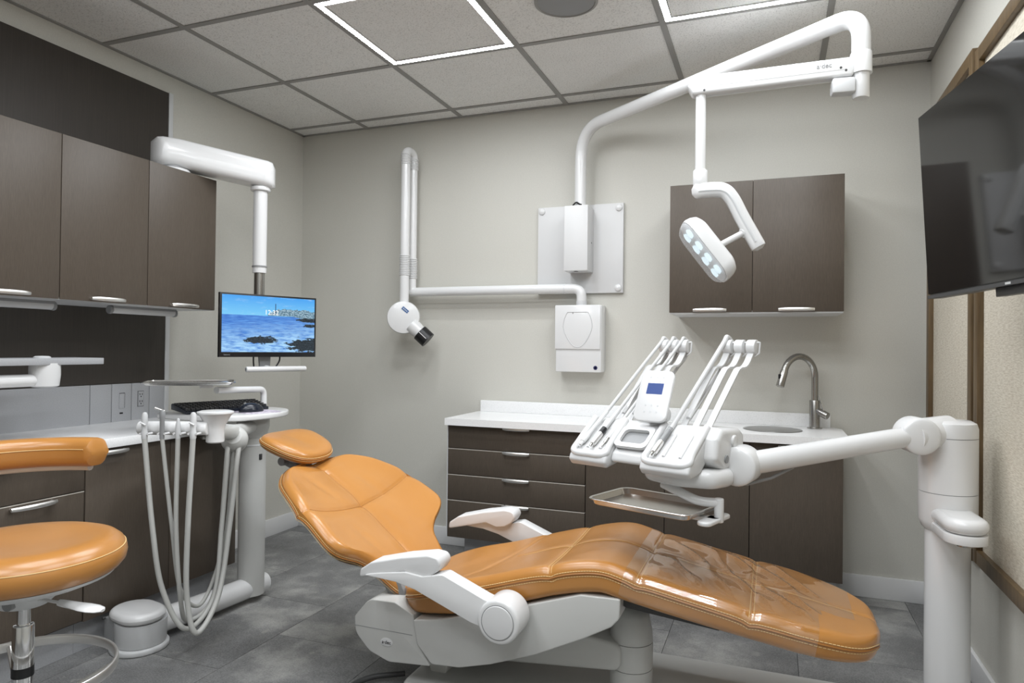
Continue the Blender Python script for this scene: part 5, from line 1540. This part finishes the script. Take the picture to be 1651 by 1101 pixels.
for (q, w, h) in ((.46, .008, .007), (.52, .009, .008), (.58, .0115, .0075), (.68, .0165, .006), (.78, .0205, .0055), (.88, .0205, .005), (.96, .015, .0045), (1.0, .006, .003)):
    c = lv0.lerp(lv1, q)
    rings.append([c + lq * (w * math.cos(R(30 * k))) + ln_ * (h * math.sin(R(30 * k))) for k in range(12)])
loft(bm, rings); obj('lever_paddle', bm, 'white_plastic', st)
bm = BM(); cyl(bm, (SX, SY, .44), (SX, SY, SZ - .14), .0135, seg=28); obj('gas_piston', bm, 'chrome', st)
bm = BM(); cyl(bm, (SX, SY, .10), (SX, SY, .462), .0215, bev=.003, seg=32); obj('column', bm, 'chrome', st)
bm = BM(); cyl(bm, (SX, SY, .345), (SX, SY, .367), .0222, seg=32); obj('column_band', bm, 'black_plastic', st)
# foot ring with spokes
RZ, RR = .35, .185
bm = BM(); rings = []
for k in range(72):
    a = R(5 * k); d = Vector((math.cos(a), math.sin(a), 0))
    c = Vector((SX, SY, RZ)) + d * RR
    rings.append([c + d * (x * .0045) + UP * (y * .0115) for x, y in rrect(2, 2, .6, 3)])
rv = loft(bm, rings, cap=False)
for j in range(len(rv[0])):
    k = (j + 1) % len(rv[0]); bm.faces.new((rv[-1][j], rv[-1][k], rv[0][k], rv[0][j]))
obj('foot_ring', bm, 'satin_nickel', st)
for a in (35, 155, 275):
    d = Vector((math.cos(R(a)), math.sin(R(a)), 0))
    bm = BM(); tube(bm, smooth_path([Vector((SX, SY, RZ - .075)) + d * .03, Vector((SX, SY, RZ - .06)) + d * .07, Vector((SX, SY, RZ - .0)) + d * .18]), .006, 10); obj('ring_spoke', bm, 'satin_nickel', st)
bm = BM(); lathe(bm, [(.026, .25), (.03, .26), (.03, .29), (.026, .30)], (SX, SY, 0)); obj('ring_hub', bm, 'satin_nickel', st)
# five-star base with casters
bm = BM(); lathe(bm, [(.05, .075), (.055, .085), (.05, .12), (.038, .13)], (SX, SY, 0)); obj('base_hub', bm, 'light_grey', st)
for k in range(5):
    a = R(72 * k + 20); d = Vector((math.cos(a), math.sin(a), 0)); o_ = Vector((SX, SY, 0))
    bm = BM(); tube(bm, smooth_path([o_ + d * .03 + UP * .10, o_ + d * .15 + UP * .092, o_ + d * .27 + UP * .07]), .018, 12, rfun=lambda t: .021 - .006 * t); lg = obj('base_leg', bm, 'light_grey', st)
    sd = Vector((-d.y, d.x, 0))
    bm = BM()
    for q in (-.012, .012): cyl(bm, o_ + d * .27 + sd * (q - .007) + UP * .026, o_ + d * .27 + sd * (q + .007) + UP * .026, .026, bev=.004, seg=20)
    cyl(bm, o_ + d * .27 + UP * .026, o_ + d * .27 + UP * .072, .006, seg=10); obj('caster', bm, 'black_plastic', lg)
# curved arm pad
AR, AZ = .20, .822
A0, A1 = 96, 290
bm = BM(); rings = []
NA = 60
for k in range(NA + 1):
    q = k / NA; a = R(A0 + (A1 - A0) * q); d = Vector((math.cos(a), math.sin(a), 0))
    e = min(1, math.sqrt(max(0, 1 - (1 - min(1, q / .06)) ** 2)) + .25, math.sqrt(max(0, 1 - (1 - min(1, (1 - q) / .06)) ** 2)) + .25)
    c = Vector((SX, SY, AZ)) + d * AR
    rings.append([c + d * (x * .034 * (.7 + .3 * e)) + UP * (y * .036 * e) for x, y in rrect(2, 2, .75, 6)])
loft(bm, rings); ap = obj('arm_pad', bm, 'leather', st)
for rr_, zz in ((-.0345, .010),):
    bm = BM(); tube(bm, [(SX + (AR + rr_) * math.cos(R(a)), SY + (AR + rr_) * math.sin(R(a)), AZ + zz) for a in range(A0 + 6, A1 - 6, 3)], .001, 5); obj('seam', bm, 'stitch', ap)
bm = BM(); tube(bm, [(SX + AR * math.cos(R(a)), SY + AR * math.sin(R(a)), AZ - .036) for a in range(A0 + 8, A1 - 8, 4)], .012, 10); obj('pad_support', bm, 'light_grey', st)
a = R(200); d = Vector((math.cos(a), math.sin(a), 0)); o_ = Vector((SX, SY, 0))
bm = BM(); tube(bm, fillet([o_ + d * .05 + UP * (SZ - .115), o_ + d * .25 + UP * (SZ - .115), o_ + d * (AR + .02) + UP * (AZ - .04)], .04), .012, 12); obj('pad_bracket', bm, 'light_grey', st)
